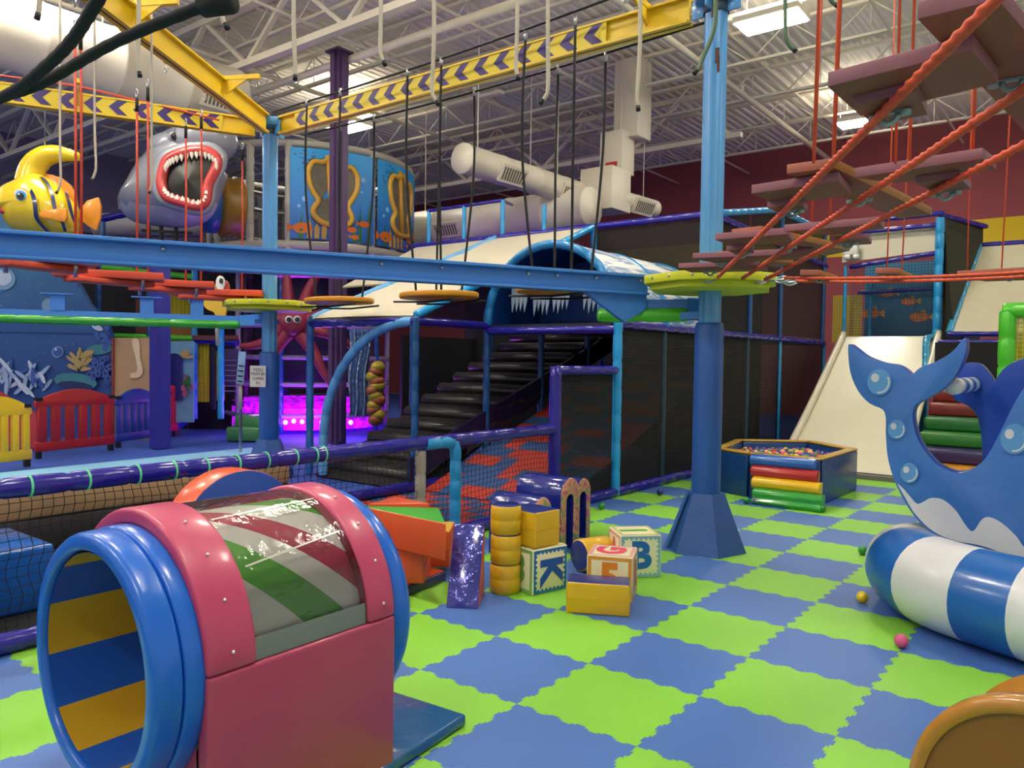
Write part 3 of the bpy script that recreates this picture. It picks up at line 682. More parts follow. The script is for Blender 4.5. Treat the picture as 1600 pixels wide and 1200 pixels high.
for i in range(ny+1):
    mb.tube([npt(i, j) for j in range(nz+1)], .0022, 3, caps=False)
for j in range(nz+1): mb.tube([npt(i, j) for i in range(ny+1)], .0022, 3, caps=False)
mb.build('netting', mat('black_thread', '#0e0e10', .8), t)
# gate posts
g = G(660, 790); 
MB().pad((XB-.0, 1.21, .02), (XB, 1.21, .8), .045, .22, 12).build('grey_post', GREYP, t)
MB().pad(None, None, .05, .18, 12, curve=[V((XB+.02, 1.24, .85)), V((XB+.02, 1.52, .85)), V((XB+.02, 1.60, .83)), V((XB+.02, 1.62, .76)), V((XB+.02, 1.62, .0))]).build('gate_post', LBLUE, t)
MB().pad((XB, 3.16, .0), (XB, 3.16, 1.50), .062, 2, 14).build('end_post', NAVY, t)
MB().pad((XB, 3.16, 1.46), (XB, 4.38, 1.46), .05, .3, 14).build('end_rail', NAVY, t)

# ================================================================== BIG PLAY FRAME
t = thing('climbing_frame', 'multi level climbing frame with black screens, wave canopy and roller stairs', 'climbing frame', (-4.35, 5.6, 0))
XL, XM = -6.3, -4.35
def post(x, y, z0, z1, m=LBLUE, r=.045): MB().pad((x, y, z0), (x, y, z1), r, .3, 12).build('post', m, t)
def prail(a, b, m=NAVY, r=.05): MB().pad(a, b, r, .3, 12).build('rail', m, t)
post(XB, 4.41, 0, 2.2, r=.055)
DBL = vinyl('deep_blue_pad', '#124f8c', .3)
for y in (5.63, 7.07, 8.5, 10.0, 12.6): post(XB-.03, y, 0, 1.95, mat('dark_teal_pad', '#1c3a4a', .4) if y < 9 else LBLUE, .04)
for y in (8.5, 9.9, 12.4): post(XB, y, 2.0, 4.1 if y > 9 else 3.6, DBL, .04)
for y in (3.1, 4.41, 5.63, 6.85): post(XM, y, 0, 2.05, DBL)
for y in (3.1,): post(XL, y, 0, 2.05, vinyl('mid_blue_pad', '#2f6cba', .4), .05)
for y in (5.0, 6.85): post(XL, y, 0, 2.05, DBL)
prail((XB, 4.41, 1.99), (XB, 12.6, 1.99)); prail((XM, 3.1, 2.0), (XM, 6.85, 2.0)); prail((XL, 3.1, 2.0), (XM, 3.1, 2.0)); prail((XM, 4.41, 1.93), (XB, 4.41, 1.93))
prail((XB, 3.2, .05), (XB, 8.0, .05), r=.06); prail((XM, 1.0, .06), (XM, 3.6, .06), r=.06); prail((XL, 2.0, .06), (XM, 2.0, .06), r=.06)
prail((-8.4, 7, 3.66), (XB, 7, 3.66)); prail((XB, 7, 3.66), (XB, 9.7, 4.15), LBLUE); prail((XB, 9.7, 4.15), (XB, 12.6, 4.15), LBLUE); prail((XB, 7, 3.66), (XB, 12.6, 3.5))
# black screens
def screen(q, m=MESHK): MB().add(q, [(0, 1, 2, 3)]).build('black_screen', m, t)
screen([(XB-.02, 3.2, .1), (XB-.02, 4.35, .1), (XB-.02, 4.35, 1.42), (XB-.02, 3.2, 1.42)])
for y0, y1 in ((4.47, 5.6), (5.66, 7.05), (7.1, 8.47), (8.53, 9.97), (10.03, 12.5)):
    screen([(XB-.02, y0, .1), (XB-.02, y1, .1), (XB-.02, y1, 1.93), (XB-.02, y0, 1.93)])
for y0, y1, za, zb in ((7.0, 8.47, 3.64, 3.9), (8.53, 9.87, 3.9, 4.12), (9.95, 12.5, 4.12, 4.12)):
    screen([(XB-.02, y0, 2.05), (XB-.02, y1, 2.05), (XB-.02, y1, zb), (XB-.02, y0, za)])
screen([(XM, 7.02, 2.05), (XB, 7.02, 2.05), (XB, 7.02, 3.6), (XM, 7.02, 3.6)]); screen([(-8.3, 7.05, 2.2), (XL, 7.05, 2.2), (XL, 7.05, 3.0), (-8.3, 7.05, 3.0)])
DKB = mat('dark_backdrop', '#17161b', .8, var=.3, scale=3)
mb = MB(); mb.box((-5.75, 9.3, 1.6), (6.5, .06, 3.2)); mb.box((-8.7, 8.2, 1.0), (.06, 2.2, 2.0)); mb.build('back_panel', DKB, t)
mb = MB(); mb.box((-3.4, 9.8, 1.98), (2.0, 5.5, .08)); mb.box((-3.38, 5.6, 1.98), (1.8, 2.4, .06)); mb.build('upper_deck', mat('dark_deck', '#16181f', .6), t)
# red and blue ramp behind the screens
RAMPP = stripemat('ramp_checks', ((0, '#a5322a'), (.5, '#1f3d66')), .5, 1, 0)
mb = MB(); k = 22; n_ = 8
for i in range(k):
    for j in range(n_):
        y0 = 3.2+i*.24; y1 = y0+.24; za = .01+(i)*.085; zb = za+.085; x0 = XM+.05+j*.235; x1 = x0+.235
        mb.add([(x0, y0, za), (x1, y0, za), (x1, y1, zb), (x0, y1, zb)], [(0, 1, 2, 3)], 0 if (i+j//2+((i*7+j*3) % 5 == 0)) % 2 else 1)
mb.build('checker_ramp', [RB, DB], t)
mb = MB(); mb.prism([(XM+.03, 3.0, .1), (XM+.03, 8.5, 2.05), (XM+.03, 8.5, 2.35), (XM+.03, 3.0, .40)], (-.05, 0, 0)); mb.build('ramp_side', mat('indigo_vinyl', '#15123c', .4), t)
# roller stairs
ROL = mat('black_vinyl', '#2b2723', .35, var=.1, bump=.2, bscale=12, coat=.2)
for k in range(12):
    y = 3.35+.36*k; z = .12+.165*k
    mb = MB(); L0 = XL+.1; L1 = XM-.1; mb.tube([(L0, y, z), (L0+.03, y, z), (L1-.03, y, z), (L1, y, z)], [.06, .085, .085, .06], 14); mb.build('stair_roller', ROL, t)
mb = MB(); mb.prism([(XL+.1, 3.1, .0), (XL+.1, 7.6, 2.0), (XL+.1, 7.6, 1.8), (XL+.1, 3.5, .0)], (1.75, 0, 0)); mb.build('stair_bed', DKB, t)
# silver crumpled side sheet
mb = MB(); mb.grid(lambda u, v: V((XM+.02+.02*math.sin(u*23+v*9), 4.0+u*3.0, .35+u*1.2+v*.3+.02*math.sin(u*40))), 40, 6); mb.build('foil_side', mat('foil', '#5c6068', .18, metal=.9, bump=.8, bscale=25), t)
# curved entry tube
cv = [G(1, 1, 1)]*0; cv = []
for i in range(13):
    a = i/12*PI/2; cv.append(V((XM-.05-1.62*math.sin(a)**1.0, 3.1, .45+1.55*math.cos(a))))
cv.append(V((-6.02, 3.1, .02)))
MB().pad(None, None, .058, .26, 14, curve=cv).build('arched_tube', SKYP, t)
# sloping white cover
y0, z0, y1, z1 = 3.1, 2.07, 7.0, 3.66
mb = MB(); mb.grid(lambda u, v: V((XL+u*(XM-XL), y0+v*(y1-y0), z0+v*(z1-z0)-.06*math.sin(PI*u)*math.sin(PI*v)+.008*math.sin(v*30+u*4))), 12, 30); mb.grid(lambda u, v: V((XL+u*(XM-XL), y0+v*(y1-y0), z0-.02+v*(z1-z0)-.06*math.sin(PI*u)*math.sin(PI*v))), 12, 30, flip=True)
mb.build('sloping_cover', CREAM, t)
prail((XL, y0, z0), (XL, y1, z1), SKYP, .045); prail((XM, y0, z0), (XM, y1, z1), LBLUE, .05)
mb = MB(); mb.grid(lambda u, v: V((-8.2+u*1.8, 5.2+v*1.8, 2.75+v*.9)), 6, 6); mb.grid(lambda u, v: V((-8.2+u*1.8, 5.2+v*1.8, 2.73+v*.9)), 6, 6, flip=True); mb.build('rear_cover', CREAM, t); prail((-6.42, 4.6, 2.45), (-6.42, 7, 3.66), SKYP, .035)
# upper guard posts and rails
for px, yt in ((670, 330), (725, 322), (785, 313), (850, 320)):
    p0 = ony(px, 372, 7.0); p1 = ony(px, yt, 7.0); post(p0.x, 7.0, p0.z-.4, p1.z, LBLUE, .035)
prail(ony(668, 330, 7), ony(785, 313, 7), NAVY, .03); prail(ony(785, 313, 7), ony(800, 320, 9), NAVY, .03); prail(ony(668, 395, 7), ony(800, 365, 7), NAVY, .03)
p = ony(915, 358, 7.0); post(XM, 7.0, 2.0, 3.62, LBLUE, .05)
# wave barrel vault with two hoops
WAVE = mat('wave_print', '#d8dfe8', .4); nt = WAVE.node_tree
wv = nt.nodes.new('ShaderNodeTexNoise'); wv.inputs['Scale'].default_value = 3.6; wv.inputs['Distortion'].default_value = 1.5; mp = nt.nodes.new('ShaderNodeMapping'); mp.inputs['Scale'].default_value = (1, .35, 2.5)
tc = nt.nodes.new('ShaderNodeTexCoord'); nt.links.new(tc.outputs['Object'], mp.inputs[0]); nt.links.new(mp.outputs[0], wv.inputs['Vector'])
rp = nt.nodes.new('ShaderNodeValToRGB'); rp.color_ramp.elements[0].position = .42; rp.color_ramp.elements[0].color = lin('#5c86b8'); rp.color_ramp.elements[1].position = .55; rp.color_ramp.elements[1].color = lin('#e2e4e2')
nt.links.new(wv.outputs['Fac'], rp.inputs[0]); nt.links.new(rp.outputs[0], nt.nodes['Principled BSDF'].inputs['Base Color'])
xc = (XM+XB)/2; Rb = (XB-XM)/2; zc = 2.0
def arch(a, y, r=Rb, h=.98): return V((xc-r*math.cos(a), y, zc+h*math.sin(a)))
INN = mat('deep_blue_fabric', '#0f3f8c', .5, var=.1)
mb = MB(); mb.grid(lambda u, v: arch(PI*u, 4.43+v*2.5)+V((0, 0, .03)), 24, 10); mb.build('wave_canopy', WAVE, t)
mb = MB(); mb.grid(lambda u, v: arch(PI*u, 4.43+v*2.5, Rb-.03, .95), 24, 10, flip=True); mb.build('canopy_lining', INN, t)
for y, r in ((4.41, .055), (5.63, .045), (6.9, .05)):
    MB().pad(None, None, r, .24, 14, curve=[arch(PI*i/20, y) for i in range(21)]).build('hoop', vinyl('hoop_blue', '#1d7fbe', .3), t)
mb = MB(); mb.add([(XM+.02, 5.5, 1.98), (XB-.05, 5.5, 1.98)]+[tuple(arch(PI*(1-i/12), 5.5, Rb-.05, .93)) for i in range(13)], [tuple(range(15))]); mb.build('inner_wall', INN, t)
# ragged white fringe painted on the inner wall
FR = mat('fringe_white', '#8fa3b8', .6)
mb = MB()
for x0 in (-4.1, -3.75, -3.45, -3.0, -2.72):
    for k in range(4):
        xx = x0+k*.065; L = .22+.1*random.random(); y = 4.6
        L += .08; mb.prism([(xx, y, 2.5), (xx+.07, y, 2.5), (xx+.05, y, 2.5-L*.6), (xx+.01, y, 2.5-L), (xx-.005, y, 2.5-L*.5)], (0, .01, 0))
mb.build('wave_fringe', FR, t)
# strands of details inside (yellow spikes, orange net)
mb = MB(); 
for x, y in ((-5.0, 6.9), (-4.75, 6.9)): mb.grid(lambda u, v, x=x, y=y: V((x+.12*(1-v)*math.cos(2*PI*u)-.1*v, y+.12*(1-v)*math.sin(2*PI*u), 2.15+v*.45)), 10, 6)
mb.build('yellow_cone_roller', mat('lime_vinyl', '#b8c81e', .5), t)
mb = MB(); mb.add([(-4.2, 8.6, 1.2), (-3.0, 8.6, 1.2), (-3.0, 8.6, 1.9), (-4.2, 8.6, 1.9)], [(0, 1, 2, 3)]); mb.build('orange_net', netmat('orange_netting', '#c8501c', .06, .3, (0, 2), .1), t)
for k in range(5):
    x = -6.0+.35*k; MB().pad((x, 8.3, .6), (x, 8.3, 2.0), .05, .3, 8).build('hanging_post', (DBL, mat('foil_blue', '#3050a0', .2, metal=.6), mat('dark_red', '#5a1c1c', .5))[k % 3], t)
# more rollers upstairs under the vault
for k in range(3): MB().tube([(-3.6, 7.2+.3*k, 1.55+.16*k), (-2.5, 7.2+.3*k, 1.55+.16*k)], .08, 12).build('stair_roller', ROL, t)

# ================================================================== SLIDE AND RIGHT FRAME
SL = mat('cream_fibreglass', '#dcd6be', .35, var=.05, scale=3, coat=.2)
t = thing('wide_slide', 'wide cream slide coming down behind the ball pit', 'slide', (-.9, 10, 0))
def sl(u, v):
    x = -1.9+.0*v+u*1.75; a = V((-1.95+.15*v, 12.3-4.3*v, 0)); z = 2.03*(1-v)**1.08+.07
    return V((-1.98+.28*v+u*(1.62-.02*v), 12.3-4.25*v, z))
mb = MB(); mb.grid(sl, 4, 24, flip=True); mb.grid(lambda u, v: sl(u, v)-V((0, 0, .07)), 4, 24); mb.build('slide_bed', SL, t)
for s_ in (0, 1):
    mb = MB(); pts = [sl(s_, i/24) for i in range(25)]; mb.tube([p+V((0, 0, .06)) for p in pts], .055, 10); 
    for i in range(24): mb.bar(pts[i]-V((0, 0, .02)), pts[i+1]-V((0, 0, .02)), .05, .14)
    mb.build('slide_side', SL, t)
mb = MB(); mb.box((-.92, 8.0, .03), (1.75, .25, .06)); mb.build('landing_edge', mat('grey_edge', '#6d6a68', .5), t)
mb = MB()
for i in range(24):
    p = sl(0, i/24); q_ = sl(0, (i+1)/24); mb.add([p-V((.1, 0, .03)), q_-V((.1, 0, .03)), V((q_.x-.1, q_.y, 0)), V((p.x-.1, p.y, 0))], [(0, 1, 2, 3)])
mb.build('side_skirt', vinyl('navy_skirt', '#1b2050', .4), t)
# framed opening above the slide
t = thing('slide_top_frame', 'blue padded frame with netting and fish mural above the slide', 'play frame', (-1.2, 12.7, 0))
def tp(x, y, z0, z1, m=LBLUE, r=.05): MB().pad((x, y, z0), (x, y, z1), r, .3, 12).build('post', m, t)
tp(-2.05, 12.6, 0, 3.5, r=.035); tp(-.42, 12.5, 1.95, 4.25, r=.075); tp(-1.75, 13.3, 2.0, 3.3, r=.035)
for a, b in (((-2.1, 12.5, 4.3), (-.35, 12.45, 4.32)), ((-2.1, 12.5, 4.1), (-.42, 12.5, 4.12)), ((-1.95, 12.5, 3.45), (-.42, 12.5, 3.62)), ((-1.95, 13.2, 3.0), (-.42, 13.2, 3.05)), ((-.42, 12.5, 4.3), (.1, 14.3, 4.3)), ((-.3, 11.9, 1.98), (1.2, 11.9, 1.98))):
    MB().pad(a, b, .045, .3, 10).build('rail', NAVY, t)
mb = MB(); mb.prism([(-2.1, 12.52, 3.55), (-.46, 12.52, 3.66), (-.46, 12.6, 4.1), (-2.1, 12.6, 4.1)], (0, .04, 0)); mb.build('white_board', CREAM, t)
mb = MB(); mb.add([(-1.95, 12.5, 2.1), (-.46, 12.5, 2.1), (-.46, 12.5, 3.58), (-1.95, 12.5, 3.45)], [(0, 1, 2, 3)]); mb.build('netting', netmat('fine_netting', '#123a5a', .055, .13, (0, 2)), t)
mb = MB(); mb.add([(-2.35, 12.9, 2.0), (-1.8, 12.9, 2.0), (-1.8, 12.9, 2.95), (-2.35, 12.9, 2.95)], [(0, 1, 2, 3)]); mb.build('yellow_netting', NETY, t)
mb = MB(); mb.add([(-.4, 12.55, 2.0), (.05, 14.3, 2.0), (.05, 14.3, 4.3), (-.4, 12.55, 4.3)], [(0, 1, 2, 3)]); mb.build('black_screen', mat('olive_screen', '#2c2a18', .8), t)
# mural
SEA = mat('sea_mural', '#2a6aa8', .6); nt = SEA.node_tree; tc = nt.nodes.new('ShaderNodeTexCoord'); sp = nt.nodes.new('ShaderNodeSeparateXYZ'); nt.links.new(tc.outputs['Generated'], sp.inputs[0]); rp = nt.nodes.new('ShaderNodeValToRGB')
rp.color_ramp.elements[0].color = lin('#0f2c5c'); rp.color_ramp.elements[1].color = lin('#4f9ac8'); nt.links.new(sp.outputs[2], rp.inputs[0]); nt.links.new(rp.outputs[0], nt.nodes['Principled BSDF'].inputs['Base Color'])
mb = MB(); mb.box((-1.0, 13.5, 2.75), (1.8, .04, 1.7)); mur = mb.build('sea_panel', SEA, t)
FO = mat('fish_orange', '#e0701c', .5); FY = mat('fish_yellow', '#e8b040', .5)
mb = MB()
for px, py, s_ in ((1386, 458, 1), (1420, 471, .95), (1360, 490, 1.2), (1436, 495, 1.2)):
    c = ony(px, py, 13.46); w_ = .15*s_
    mb.prism([c+V((w_*math.cos(a), 0, .55*w_*math.sin(a))) for a in [2*PI*i/14 for i in range(14)]], (0, .01, 0), 0)
    mb.prism([c+V((w_*.8, 0, 0)), c+V((w_*1.5, 0, .5*w_)), c+V((w_*1.5, 0, -.5*w_))], (0, .01, 0), 1)
    mb.prism([c+V((-w_*.3, 0, .4*w_)), c+V((w_*.6, 0, .85*w_)), c+V((w_*.6, 0, .3*w_))], (0, .01, 0), 1)
    for q_ in (-.35, .1, .5): mb.box(c+V((w_*q_, -.004, 0)), (.12*w_, .006, .75*w_), mi=1)
mb.build('painted_fish', [FO, FY], mur)
mb = MB()
for k in range(9): mb.sphere((-1.75+.2*k, 13.5, 2.0), .13+.04*math.sin(k*3), 8, 6)
mb.build('reef_strip', mat('reef', '#274a58', .7, var=.4), mur)
# bent pipe at slide top right
MB().pad(None, None, .06, .25, 12, curve=[V((-.42, 12.4, 2.1)), V((-.5, 12.0, 2.05)), V((-.42, 11.5, 1.85)), V((-.36, 11.2, 1.5)), V((-.36, 11.1, 0))]).build('bent_pipe', vinyl('teal_pad', '#2a8fb8', .3), t)
# sloped white cover at the right
t = thing('right_slope', 'tall white slope with blue padded edge at the right side', 'play frame', (1.2, 13, 0))
q = [ony(1488, 520, 12.2), ony(1620, 522, 12.2), ony(1660, 375, 13.8), ony(1535, 383, 13.8)]
mb = MB(); mb.prism(q, (0, .06, .02)); mb.build('white_slope', mat('slope_cream', '#cfc7ab', .5, var=.06), t)
MB().pad(q[0]-V((.05, 0, 0)), q[3]-V((.05, 0, 0)), .06, .28, 12).build('edge_pad', vinyl('teal_pad', '#2a8fb8', .3), t)
MB().pad(q[3], q[2], .05, .3, 12).build('top_rail', NAVY, t); MB().pad(ony(1480, 522, 12.1), ony(1640, 522, 12.1), .045, .3, 12).build('low_rail', NAVY, t)
mb = MB(); mb.add([ony(1510, 365, 13.9), ony(1535, 383, 13.8), ony(1490, 520, 12.3), ony(1478, 520, 12.5), ony(1475, 350, 12.6)], [(0, 1, 2, 3, 4)]); mb.build('side_screen', mat('olive_screen', '#2c2a18', .8), t)
# coloured soft steps behind the whale
t = thing('soft_steps', 'red, green and yellow soft steps seen through the opening in the whale', 'soft steps', (.55, 9.5, 0))
for k, (h, m) in enumerate((('#d08a1c', 0), ('#2c1c5c', 0), ('#2c7a2a', 0), ('#1f6a30', 0), ('#7a2420', 0), ('#7a2420', 0))):
    MB().box((.55, 8.7+.36*k, .1+.2*k), (1.3, .42, .2)).build('step', vinyl('step_'+('gold', 'violet', 'green', 'deep_green', 'red', 'dark_red')[k], h, .4), t, bevel=.04)
mb = MB(); mb.box((.6, 11.0, 1.0), (1.6, .06, 1.9)); mb.build('back_panel', DKB, t)
for x in (1.25,): MB().pad((x, 8.6, 0), (x, 8.6, 1.9), .05, .3, 10).build('post', vinyl('teal_pad', '#2a8fb8', .3), t)
# green frame at right edge
t = thing('green_play_frame', 'bright green padded frame at the right edge of the photo', 'play frame', (1.8, 7, 0))
p = ony(1575, 485, 7.0); MB().pad(V((p.x, 7, 0)), V((p.x, 7, p.z)), .085, .3, 14).build('post', GREENP, t); MB().pad(V((p.x-.05, 7, p.z)), V((p.x+1.2, 7, p.z)), .085, .3, 14).build('rail', GREENP, t)
MB().pad(V((p.x+1.15, 7, 0)), V((p.x+1.15, 7, p.z)), .085, .3, 14).build('post', GREENP, t)
mb = MB(); mb.add([(p.x, 7.02, .1), (p.x+1.1, 7.02, .1), (p.x+1.1, 7.02, p.z), (p.x, 7.02, p.z)], [(0, 1, 2, 3)]); mb.build('yellow_netting', NETY, t)
# emergency lamp unit
t = thing('emergency_lamp', 'small white emergency lamp unit with two heads under the planks', 'emergency lamp', G(1332, 385, 2.3)+V((0, 0, 0)))
c = ony(1330, 388, 12.40); t.location = c; WL[t.name] = c.copy()
MB().box(c, (.26, .12, .26)).build('body', WHITEP, t, bevel=.02)
for s_ in (-.05, .08): MB().rev([(.0, 0), (.06, 0), (.065, -.08), (0, -.08)], c+V((s_*1.2, -.02, -.13)), n=12).build('lamp_head', WHITEP, t)
MB().box(c+V((0, .09, .05)), (.1, .1, .1)).build('bracket', WHITEP, t)

# ================================================================== BALL PIT
t = thing('ball_pit', 'low blue hexagonal ball pit with gold rim beside the slide', 'ball pit', (-1.3, 6.2, 0))
out = [G(x, y, .52) for x, y in ((1119, 700), (1180, 717), (1285, 722), (1336, 703), (1246, 687), (1166, 684))]
out = [V((-1.72, 5.62, 0)), V((-1.2, 5.38, 0)), V((-.38, 5.40, 0)), V((-.36, 6.86, 0)), V((-1.1, 7.5, 0)), V((-1.95, 6.9, 0))]
cen = sum(out, V())/6; inn = [cen+(p-cen)*.84 for p in out]; PITB = vinyl('pit_blue', '#143f7c', .35); GOLD = vinyl('gold_trim', '#b08a20', .4)
for k in range(6):
    a, b = out[k], out[(k+1) % 6]; c_, d_ = inn[(k+1) % 6], inn[k]; e = (b-a).normalized()*.012
    MB().prism([a+e, b-e, c_-e, d_+e], (0, 0, .50)).build('wall_pad', PITB, t, bevel=.02)
    MB().prism([p+V((0, 0, .501)) for p in (a+e, b-e, c_-e, d_+e)], (0, 0, .022)).build('rim_pad', GOLD, t, bevel=.008)
mb = MB(); mb.prism([p+V((0, 0, .02)) for p in inn], (0, 0, .345)); mb.build('pit_base', PITB, t)
BC = [vinyl('ball_'+n_, h, .35, 0) for n_, h in (('green', '#1f8a3c'), ('yellow', '#e8c51c'), ('purple', '#5c3a94'), ('red', '#c8342c'), ('pink', '#dc5a8c'), ('blue', '#24307c'))]
BN = ['green', 'yellow', 'purple', 'red', 'pink', 'blue']
protos = []
for k in range(6):
    me = MB(); me.sphere((0, 0, .038), .038, 14, 9); protos.append(me)
bm_ = {}
def ball(x, y, z, k, label, group=None):
    if k not in bm_:
        o = protos[k].build('ball', BC[k], label=label, cat='ball', group=group); bm_[k] = o; o.location = (x, y, z); return o
    o = bm_[k].copy(); COL.objects.link(o); o.location = (x, y, z); o['label'] = label
    if group: o['group'] = group
    elif 'group' in o: del o['group']
    return o
LB = [((940, 796), 0, 'green ball on the mats beside the black screen, left of the near pole'), ((1031, 774), 5, 'dark blue ball on the mats between the screen and the near pole'), ((1166, 787), 0, 'green ball on the floor left of the rainbow steps, beside the purple ball'), ((1180, 788), 2, 'purple ball on the floor touching the left of the rainbow steps'), ((1288, 796), 0, 'green ball at the lower right of the rainbow steps'), ((1348, 867), 0, 'green ball on a green tile left of the striped roll'), ((1347, 942), 1, 'yellow ball on a blue tile beside the striped roll'), ((1408, 1012), 4, 'pink ball on the floor in front of the striped roll')]
for (px, py), k, l in LB:
    p = G(px, py)
    if px == 1288: p = V((-.27, 5.06, 0))
    ball(p.x, p.y, 0.0, k, l)
for px, k, l in ((992, 0, 'green ball on the top edge of the tall screen'), (1008, 0, 'second green ball lodged on the top edge of the tall screen'), (1020, 1, 'yellow ball lodged on the top edge of the tall screen'), (1048, 2, 'purple ball lodged on the top edge of the tall screen')):
    p = ony(px, 340, 7.2); ball(p.x, 7.12, 3.62, k, l)
def inside(p, poly):
    r_ = True
    for i in range(6):
        a, b = poly[i], poly[(i+1) % 6]
        if (b.x-a.x)*(p.y-a.y)-(b.y-a.y)*(p.x-a.x) < .045*(b-a).length: r_ = False
    return r_
cnt = 0; pts = []; tries = 0
while cnt < 200 and tries < 20000:
    tries += 1
    x = random.uniform(-2, -.3); y = random.uniform(5.3, 7.6)
    if not inside(V((x, y, 0)), inn): continue
    if any((x-a)**2+(y-b)**2 < .076**2 for a, b in pts): continue
    pts.append((x, y)); k = random.choice((0, 1, 1, 2, 2, 3, 5, 5, 4)); ball(x, y, .366, k, 'small %s plastic ball lying inside the blue ball pit' % BN[k], 'balls in the ball pit'); cnt += 1
# rainbow steps
t = thing('rainbow_step', 'rounded blue, red, yellow and green steps against the ball pit', 'soft steps', (-.66, 5.2, 0))
for k, (n_, h) in enumerate((('blue', '#2a62b4'), ('red', '#b02a2a'), ('yellow', '#e8b81c'), ('green', '#2c9a3c'))):
    y = 5.34-.075*k; z1 = .52-.115*k; x0, x1 = -1.14+.04*k, -.42+.05*k
    mb = MB(); w_ = .05; pr = [(y+.05, z1-.13), (y-.06, z1-.13), (y-.09, z1-.10), (y-.095, z1-.05), (y-.07, z1-.015), (y-.02, z1), (y+.05, z1)]
    if k == 3: pr = [(y+.05, .0), (y-.11, .0), (y-.13, .04)]+pr[2:]
    mb.prism([(x0, a, b) for a, b in pr], (x1-x0, 0, 0)); mb.build(n_+'_step', vinyl('step_v_'+n_, h, .25, .15), t, bevel=.012, segs=3)

# ================================================================== WHALE
def wy(x, y, Y): return ony(x, y, Y)
outl = [(1325, 540), (1333, 542), (1352, 556), (1378, 566), (1402, 570), (1418, 580), (1424, 586), (1438, 574), (1462, 565), (1487, 550), (1503, 532), (1509, 528), (1510, 545), (1505, 562), (1494, 585), (1474, 607), (1450, 622), (1432, 632), (1426, 648), (1430, 675), (1442, 700), (1462, 724), (1487, 737), (1510, 737), (1534, 722), (1550, 700), (1566, 668), (1585, 630), (1606, 600), (1650, 570), (1720, 560), (1800, 580), (1850, 650), (1860, 760), (1820, 860), (1700, 920), (1600, 882), (1530, 856), (1500, 850), (1458, 834), (1428, 806), (1402, 762), (1388, 720), (1384, 680), (1384, 655), (1379, 640), (1358, 630), (1340, 610), (1328, 580)]
YW = 2.25
poly = smooth_poly(outl, 3)
WHB = vinyl('whale_blue', '#3a74c4', .42, .35); WHE = vinyl('whale_edge', '#1446b0', .35, .2); WBEL = mat('whale_white', '#d2d6de', .45, var=.03); WBUB = mat('whale_bubble', '#5d9ad8', .45, var=.03)
whale = thing('whale_climber', 'big blue soft play whale with raised tail behind the striped roll', 'soft play whale', (1.6, 2.9, 0))
def wpanel(Y, nm, dy=0, mir=False):
    P_ = [V((q.x, Y, max(q.z, .02))) for q in (ony(a, b, YW) for a, b in poly)]
    if dy: P_ = [p+V((dy, 0, 0)) for p in P_]
    mb = MB(); mb.prism(P_, (0, .14, 0), 0, 1); return mb.build(nm, [WHB, WHE], whale, bevel=.018, segs=2)
pn = wpanel(YW, 'side_panel'); 
bo = smooth_poly([(1488, 620), (1496, 578), (1512, 567), (1532, 569), (1547, 585), (1555, 594), (1566, 578), (1590, 563), (1640, 552), (1720, 560), (1740, 700), (1720, 850), (1600, 862), (1536, 840), (1536, 760), (1534, 690), (1527, 652), (1512, 634)], 3)
mb = MB(); mb.prism([V((q_.x, 3.35, max(.02, q_.z))) for q_ in (ony(a, b, 3.35) for a, b in bo)], (0, .14, 0)); pn2 = mb.build('side_panel', [WHE, WHE], whale, bevel=.018)
# belly wave and bubbles: sewn patches on the near panel
bel_old = [(1385, 758), (1392, 760), (1404, 776), (1418, 790), (1433, 790), (1447, 780), (1462, 780), (1482, 795), (1500, 815), (1515, 828), (1524, 826), (1534, 812), (1548, 808), (1566, 815), (1582, 832), (1600, 856), (1640, 880), (1700, 900), (1700, 918), (1600, 880), (1530, 853), (1501, 847), (1462, 832), (1432, 804), (1408, 768)]
bt = [(1402, 755), (1412, 764), (1424, 778), (1433, 787), (1443, 784), (1455, 778), (1474, 781), (1493, 797), (1505, 815), (1514, 827), (1522, 829), (1534, 812), (1546, 808), (1565, 817), (1588, 838), (1604, 858), (1650, 884), (1700, 900)]
bb = [(1403, 758), (1410, 770), (1418, 784), (1426, 798), (1437, 811), (1449, 823), (1463, 833), (1480, 841), (1496, 846), (1508, 848), (1520, 850), (1534, 853), (1550, 858), (1568, 866), (1588, 873), (1606, 882), (1650, 898), (1700, 912)]
def dens(l):
    o = []
    for i in range(len(l)-1):
        p0, p1, p2, p3 = l[max(i-1, 0)], l[i], l[i+1], l[min(i+2, len(l)-1)]
        for j in range(4):
            q_ = j/4; o.append(tuple(.5*((2*p1[a])+(-p0[a]+p2[a])*q_+(2*p0[a]-5*p1[a]+4*p2[a]-p3[a])*q_*q_+(-p0[a]+3*p1[a]-3*p2[a]+p3[a])*q_**3) for a in (0, 1)))
    return o
bt = dens(bt); bb = dens(bb); n = len(bt); mb = MB()
mb.add([ony(a, b, YW-.006) for a, b in bt]+[ony(a, b, YW-.006) for a, b in bb], [(i, i+1, n+i+1, n+i) for i in range(n-1)]); mb.build('belly_patch', WBEL, pn)
